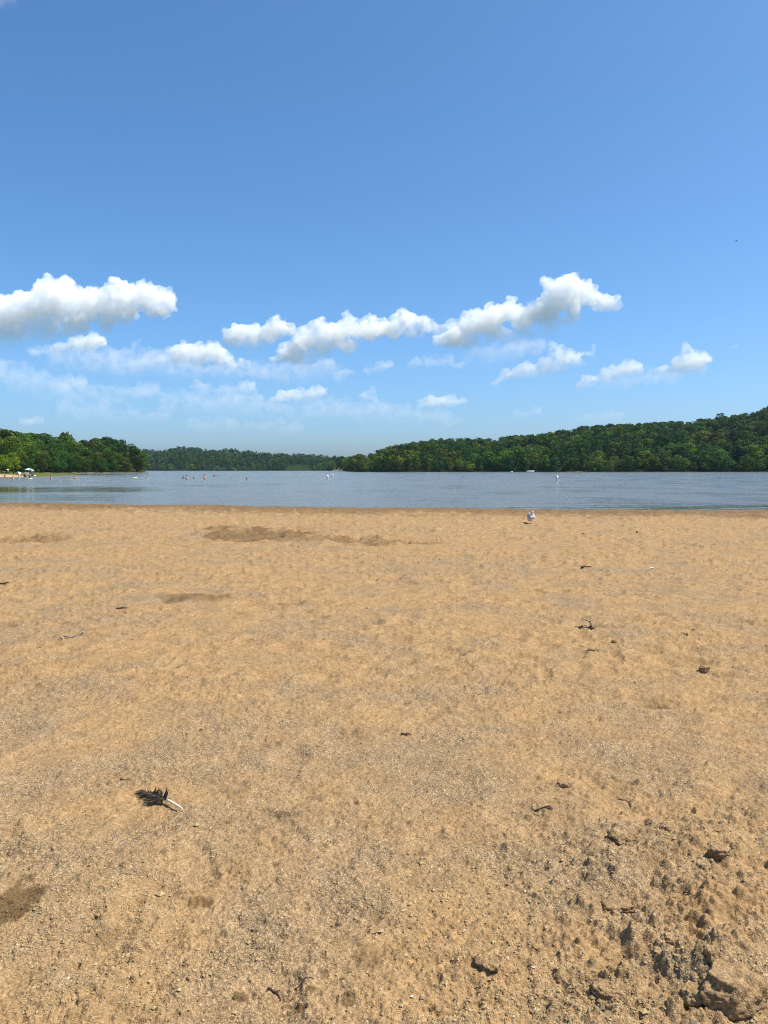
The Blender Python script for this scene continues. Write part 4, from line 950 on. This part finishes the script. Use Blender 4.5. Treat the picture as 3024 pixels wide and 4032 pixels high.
def dinghy(u, D, lb, w_=1.7):
    e = empty('dinghy', (bx(u, D), D, WATER), 0, lb, 'boat'); m = MB(); s = w_ / 3
    m.ball((0, 0, .1), (1.5 * s, .55 * s, .38 * s + .1), 3); m.build('hull', M['white'], e)
    MB().box((0, 0, .32), (.5 * s, .8 * s, .35)).build('bench', M['navy'], e, False, .03); MB().tube([(-.6 * s, 0, .3), (-.62 * s, 0, 1.0)], .03, 6).build('post', M['steel'], e)
dinghy(2015, 585, 'tiny white and blue boat off the shore beside the motorboat', 2.0)
dinghy(1326, float(interp(DS_R, 1326)) - 3, 'tiny pale boat drawn up on the sandbar', 3.4)
def buoy(u, vb, hpx, lb, tilt, orange=True):
    D = depth_of(vb); k = hpx * D / F / .72; e = empty('swim_buoy', (bx(u, D), D, WATER), .4, lb, 'buoy', 'white swim-area buoys'); e.scale = (k * 1.05, k * 1.05, k); e.rotation_euler = (R(tilt), R(tilt * .7), .4)
    MB().lathe([(.03, -.5), (.10, -.45), (.12, -.1), (.13, .25), (.145, .42), (.145, .52), (.13, .6), (.09, .68), (.03, .72)], 20).build('float', M['buoy'], e)
    MB().lathe([(.136, .30), (.149, .302), (.151, .34), (.1475, .345)], 20).build('upper_band', M['orange'], e); MB().lathe([(.127, .06), (.135, .062), (.136, .10), (.13, .102)], 20).build('lower_band', M['orange'], e)
    MB().tube([(0, 0, .70), (0, 0, .75), (.03, 0, .78), (0, 0, .81), (-.03, 0, .78), (0, 0, .75)], .009, 6).build('ring', M['steel'], e)
buoy(1289, 1888, 18, 'nearer and taller of the two white buoys standing together', 2)
buoy(1310, 1878, 12.5, 'farther and shorter of the two white buoys standing together', -3)
buoy(2193, 1894.5, 22, 'white swim buoy floating alone before the wooded hill', 4)
buoy(728, 1858.5, 5, 'tiny white float alone far out, short of the bridge', 0)

# ------------------------------------------------------------------ people
def person(label, loc, rz, pose='stand', H=1.7, skin='skin', hair='black', wear=None, wearm='navy', arms='down', group=None, scale=1.0, cap=None, longhair=False):
    e = empty('person', loc, rz, label, 'person', group); k = H / 1.72; e.scale = (k, k, k)
    # skeleton, facing -y
    lift = {'stand': 0, 'sit': -.80, 'crouch': -.52, 'swim': 0}[pose]; lean = {'crouch': -.34, 'sit': .10}.get(pose, -.02)
    def up(x, y, z): return (x, y + lean * max(0, z - .95) / .5, z + lift)
    P, E, Rr = [], [], []
    def add(p, r, pa=None):
        P.append(p); Rr.append(r)
        if pa is not None: E.append((pa, len(P) - 1))
        return len(P) - 1
    pel = add(up(0, 0, .95), (.15, .10)); bel = add(up(0, 0, 1.10), (.135, .095), pel); ch = add(up(0, 0, 1.30), (.165, .105), bel); nk0 = add(up(0, .0, 1.43), (.075, .065), ch); nk = add(up(0, -.01, 1.50), (.055, .055), nk0)
    hd = add(up(0, -.03, 1.58), (.078, .085), nk); hd2 = add(up(0, -.025, 1.66), (.078, .09), hd); add(up(0, -.02, 1.71), (.05, .055), hd2)
    joints = {}
    for s in (-1, 1):
        sh = add(up(s * .18, 0, 1.39), .062, ch); S_ = Vector(P[sh])
        if arms == 'down': el, wr = S_ + Vector((s * .06, .02, -.28)), S_ + Vector((s * .08, -.05, -.53))
        elif arms == 'fold': el, wr = S_ + Vector((s * .06, -.05, -.27)), S_ + Vector((-s * .10, -.22, -.20))
        elif arms == 'out': el, wr = S_ + Vector((s * .26, -.05, -.14)), S_ + Vector((s * .46, -.14, -.20))
        else: el, wr = S_ + Vector((s * .05, .10, -.27)), S_ + Vector((s * .10, .22, -.48))
        d = (wr - el).normalized(); ei = add(tuple(el), .042, sh); wi = add(tuple(wr), .029, ei); pm = wr + d * .075; pi = add(tuple(pm), (.038, .020), wi)
        side = d.cross(Vector((0, -1, .2))).normalized()
        for f, (o_, l_) in enumerate([(-.030, .062), (-.010, .078), (.010, .074), (.030, .058)]):
            b0 = pm + side * o_ + d * .03; i1 = add(tuple(b0 + d * l_ * .5), .009, pi); add(tuple(b0 + d * l_ + Vector((0, -.012, 0))), .0075, i1)
        t1 = add(tuple(wr + d * .03 + side * .045 * s), .011, wi); add(tuple(wr + d * .07 + side * .065 * s), .009, t1)
        if pose in ('stand', 'swim'): kn, an, to = (s * .11, -.02, .50), (s * .11, .03, .09), (s * .13, -.14, .03)
        elif pose == 'sit': kn, an, to = (s * .16, -.40, .40), (s * .15, -.66, .07), (s * .17, -.82, .10)
        else: kn, an, to = (s * .20, -.36, .46), (s * .16, -.12, .08), (s * .18, -.30, .03)
        hp = add((s * .095, 0, .90 + lift), .095, pel); kk = add(kn, .060, hp); aa = add(an, .042, kk); add(to, .034, aa)
    link('body', skin_mesh('body', P, E, Rr, 2, pel), M[skin], e)
    hc = Vector(P[hd2])
    h = MB(); h.ball(hc + Vector((0, .012, .012)), (.094, .104, .098), 3)
    for v in [v for v in h.b.verts if v.co.y < hc.y - .045 and v.co.z < hc.z + .035]: v.co.y = hc.y - .02
    if longhair: h.ball(hc + Vector((0, .07, -.10)), (.085, .05, .16), 2)
    h.build('hair', M[hair], e)
    MB().ball(hc + Vector((0, -.105, -.035)), (.013, .018, .02), 2).build('nose', M[skin], e)
    for s in (-1, 1):
        MB().ball(hc + Vector((s * .032, -.086, -.005)), (.012, .008, .008), 2).build('eye', M['black'], e); MB().ball(hc + Vector((s * .083, .0, -.02)), (.014, .022, .030), 2).build('ear', M[skin], e)
    MB().ball(hc + Vector((0, -.090, -.075)), (.024, .008, .008), 2).build('mouth', M['lip'], e)
    hipz = lift + .93
    if wear in ('trunks', 'suit', 'shirt'):
        me = []; mb = MB()
        if wear != 'shirt':
            mb.tube([up(0, .0, .86), up(0, 0, .95), up(0, 0, 1.04)], [.15, .172, .150], 12)
        if wear in ('suit', 'shirt'):
            mb.tube([up(0, 0, .92), up(0, 0, 1.10), up(0, 0, 1.28), up(0, 0, 1.40)], [.155, .150, .182, .11], 14)
        if wear == 'shirt':
            for s in (-1, 1): mb.tube([up(s * .12, 0, 1.38), up(s * .20, .0, 1.36), up(s * .235, 0, 1.22)], [.075, .078, .066], 10)
        o = mb.build({'trunks': 'swim_trunks', 'suit': 'swimsuit', 'shirt': 'shirt'}[wear], M[wearm], e); o.scale = (1, .74 if pose != 'crouch' else .95, 1)
        if pose == 'stand' and wear == 'shirt': MB().tube([(0, 0, hipz - .12), (0, 0, hipz + .05)], [.165, .15], 12).build('shorts', M['navy'], e)
    if cap: 
        c = MB(); c.ball(hc + Vector((0, .01, .045)), (.104, .112, .075), 3); c.ball(hc + Vector((0, -.11, .03)), (.075, .075, .012), 2); c.build('cap', M[cap], e)
    return e
def wade(u, vw, hpx, label, rz=0., **kw):   # someone in the water showing hpx pixels above it
    D = depth_of(vw); H = kw.pop('H', 1.75); hv = min(hpx * 1.22 * D / F, H * .8)
    return person(label, (bx(u, D), D, WATER - (H - hv)), R(rz), H=H, group='people in the water', **kw)
wade(51, 1886.5, 10.5, 'person with dark hair wading chest deep, closest to the little beach', 20, skin='skin', hair='black')
wade(117, 1886, 19, 'child in a grey shirt wading behind a pale green float', 160, H=1.35, skin='skin', hair='brown', wear='shirt', wearm='grey')
wade(199, 1887.5, 11, 'person with auburn hair and bright pink swimsuit in the water', 150, hair='red', wear='suit', wearm='pink', longhair=True)
wade(293, 1886, 10.5, 'red-haired person with arms spread in the water, off the inlet', 30, hair='red', skin='tan', arms='out')
wade(495, 1882, 4.5, 'small dark head barely showing, short of the green float', 180, hair='black', arms='out')
wade(535, 1882, 7.5, 'dark-haired person leaning on a lime green float', 170, hair='black', arms='fold')
wade(579, 1882, 8, 'dark-haired person with bare pink shoulders, alone off the wood\'s tip', 180, hair='black', skin='skin')
wade(720, 1885.5, 8, 'dark-haired head at the near end of the swimming group', 180, hair='black', skin='brownskin')
wade(735, 1887.5, 12, 'broad bare-backed person with dark hair in the swimming group', 180, hair='black', skin='skin', H=1.8)
wade(763, 1886, 6, 'small greyish head between the two bare-chested swimmers', 10, hair='brown', skin='brownskin', H=1.3)
wade(805, 1887, 15.5, 'bearded man with folded arms standing bare-chested in the water', 15, hair='red', skin='skin', arms='fold', H=1.8)
wade(844, 1875.5, 9, 'dark-haired person with a pale face farther out near the bridge', 10, hair='black', wear='suit', wearm='navy')
wade(856, 1875, 4.5, 'small dark head right beside the pale-faced person', 180, hair='black', skin='brownskin', H=1.3)
wade(970, 1890.5, 7, 'lone black-haired head halfway from the group to the buoys', 180, hair='black', skin='brownskin')
wade(18, 1881.5, 13, 'child standing in shallow water at the beach edge by the frame', 10, H=1.2, skin='tan', hair='brown', wear='trunks', wearm='yellow')
def swim_float(u, v, lb, L, m, rz):
    D = depth_of(v); e = empty('swim_float', (bx(u, D), D - .25, WATER), rz, lb, 'float'); mb = MB(); mb.ball((0, 0, .05), (L / 2, .28, .075), 3)
    mb.build('board', M[m], e); s = MB(); s.ball((L * .16, 0, .075), (L * .30, .2, .062), 3); s.build('top_pad', M['limepale' if m == 'lime' else 'cream'], e)
swim_float(122, 1886.5, 'pale green float pushed along by a wading child', .62, 'limepale', .2)
swim_float(530, 1882.5, 'lime green and white float under a swimmer\'s arms', .95, 'lime', .3)
def on_left(u, v):         # a place on the near beach or lawn
    D = 170.
    for _ in range(30): D = .5 * D + .5 * depth_of(v, float(z_left(np.float64(u), np.float64(D))))
    return Vector((bx(u, D), D, float(z_left(np.float64(u), np.float64(D)))))
def parasol():
    p = on_left(113, 1869.5); D = p.y; e = empty('parasol', p, R(15), 'turquoise and white beach parasol tilted over two sitters', 'parasol'); W = 36 * D / F / 2; H = 25.5 * D / F
    tl = Matrix.Rotation(R(10), 4, 'Y'); n = 16
    for k in range(8):
        mb = MB(); rows = []
        for a in np.linspace(k * math.pi / 4, (k + 1) * math.pi / 4, 5):
            sag = .04 * math.sin((a - k * math.pi / 4) * 4); rows.append([mb.b.verts.new(tl @ Vector((W * t * math.cos(a), W * t * math.sin(a), H - .62 * t ** 1.7 * W * .62 - sag * t))) for t in np.linspace(0.02, 1, 7)])
        for r0, r1 in zip(rows, rows[1:]):
            for q in range(6): mb.b.faces.new((r0[q], r0[q + 1], r1[q + 1], r1[q]))
        o = mb.build('canopy_panel', M['mint' if k % 2 else 'teal'] if k % 4 else M['mint'], e); o.modifiers.new('thick', 'SOLIDIFY').thickness = .012
        rb = MB(); a = k * math.pi / 4; rb.tube([tl @ Vector((.05 * math.cos(a), .05 * math.sin(a), H - .06)), tl @ Vector((W * .98 * math.cos(a), W * .98 * math.sin(a), H - .45 * W))], .012, 5); rb.build('rib', M['steel'], e)
    MB().tube([(0, 0, -.3), (0, 0, H * .5), tl @ Vector((0, 0, H + .08))], .024, 8).build('pole', M['steel'], e)
parasol()
def shelter():
    p = on_left(74, 1867.5); k = 18 * p.y / F / 2; e = empty('beach_shelter', p, R(-10), 'small domed turquoise and cream sun shelter on the lawn', 'sun shelter')
    def shell(name, a0, a1, m, r):
        mb = MB(); rows = []
        for a in np.linspace(a0, a1, 9): rows.append([mb.b.verts.new((k * r * math.sin(a) * math.cos(t) * 1.0, k * r * math.cos(a) * .95 * (1 if math.cos(a) > 0 else 1), k * 1.15 * r * abs(math.sin(a)) * math.sin(t))) for t in np.linspace(0, math.pi, 15)])
        for r0, r1 in zip(rows, rows[1:]):
            for q in range(14): mb.b.faces.new((r0[q], r0[q + 1], r1[q + 1], r1[q]))
        o = mb.build(name, M[m], e); o.modifiers.new('thick', 'SOLIDIFY').thickness = .015
    shell('canopy', .08, 1.25, 'teal', 1.0); shell('front_panel', 1.25, 2.1, 'mint', 1.0)
    shell('hem', 2.1, 2.3, 'cream', 1.02); MB().tube([(k * math.cos(t), -.45 * k, k * 1.12 * math.sin(t)) for t in np.linspace(0, math.pi, 13)], .014, 6).build('hoop', M['steel'], e)
shelter()
person('person in a white shirt crouching at the beach edge before the shelter', on_left(75, 1877.5), R(190), 'crouch', 1.6, 'tan', 'black', 'shirt', 'white', 'down', 'people on the little beach')
person('bare-armed person in pink sitting on the lawn beside the parasol', on_left(98, 1868.5), R(-60), 'sit', 1.7, 'skin', 'brown', 'suit', 'pink', 'out', 'people on the little beach')
person('person with a white cap sitting low under the parasol', on_left(126, 1873.5), R(35), 'sit', 1.7, 'brownskin', 'black', 'shirt', 'dark', 'down', 'people on the little beach', cap='white')
person('person in dark clothes standing in the parasol\'s shade', on_left(119, 1871.5), R(60), 'stand', 1.55, 'brownskin', 'black', 'shirt', 'dark', 'fold', 'people on the little beach')
def bag(u, v, lb, m, s):
    p = on_left(u, v); e = empty('beach_bag', p, .3, lb, 'bag'); MB().box((0, 0, .2 * s), (.5 * s, .3 * s, .4 * s)).build('body', M[m], e, True, .05 * s)
    MB().tube([(-.15 * s, 0, .38 * s), (-.12 * s, 0, .62 * s), (.12 * s, 0, .62 * s), (.15 * s, 0, .38 * s)], .018 * s, 6).build('handle', M['dark'], e)
bag(98, 1877.5, 'dark blue beach bag on the sand between shelter and parasol', 'navy', 1.1); bag(136, 1877, 'small white beach bag at the end of the sand strip', 'white', .8)
def chair():
    p = on_left(108, 1875.5); e = empty('beach_chair', p, .4, 'low grey folding beach chair at the parasol\'s foot', 'chair')
    MB().box((0, 0, .28), (.5, .5, .03)).build('seat', M['grey'], e, False); MB().box((0, .32, .58), (.5, .03, .62), Matrix.Rotation(R(-18), 3, 'X')).build('backrest', M['grey'], e, False)
    for s in (-1, 1):
        for y in (-.22, .22): MB().tube([(s * .25, y, 0), (s * .25, -y * .4, .30)], .014, 6).build('leg', M['steel'], e)
        MB().tube([(s * .27, -.2, .45), (s * .27, .32, .47)], .02, 6).build('armrest', M['steel'], e)
chair()
def pushchair():
    p = on_left(28, 1864.8); e = empty('pushchair', p, R(-30), 'black pushchair with a pale hood parked under the lawn trees', 'pushchair'); e.scale = (1.15,) * 3
    MB().box((0, 0, .55), (.42, .62, .25), Matrix.Rotation(R(12), 3, 'X')).box((0, .28, .8), (.42, .1, .5), Matrix.Rotation(R(-20), 3, 'X')).build('seat', M['dark'], e, True, .03)
    h = MB(); h.ball((0, .2, 1.0), (.26, .32, .28), 3)
    bmesh.ops.delete(h.b, geom=[v for v in h.b.verts if v.co.z < .92], context='VERTS'); o = h.build('hood', M['cream'], e); o.modifiers.new('thick', 'SOLIDIFY').thickness = .015
    for x in (-.26, .26):
        for y in (-.34, .36):
            w_ = MB(); w_.tube([(x - .03, y, .15), (x + .03, y, .15)], .15, 16); w_.build('wheel', M['dark'], e)
        MB().tube([(x, -.34, .15), (x, .1, .55), (x, .55, 1.02)], .018, 6).build('frame', M['steel'], e)
    MB().tube([(-.26, .55, 1.02), (.26, .55, 1.02)], .022, 6).build('handlebar', M['dark'], e)
pushchair()
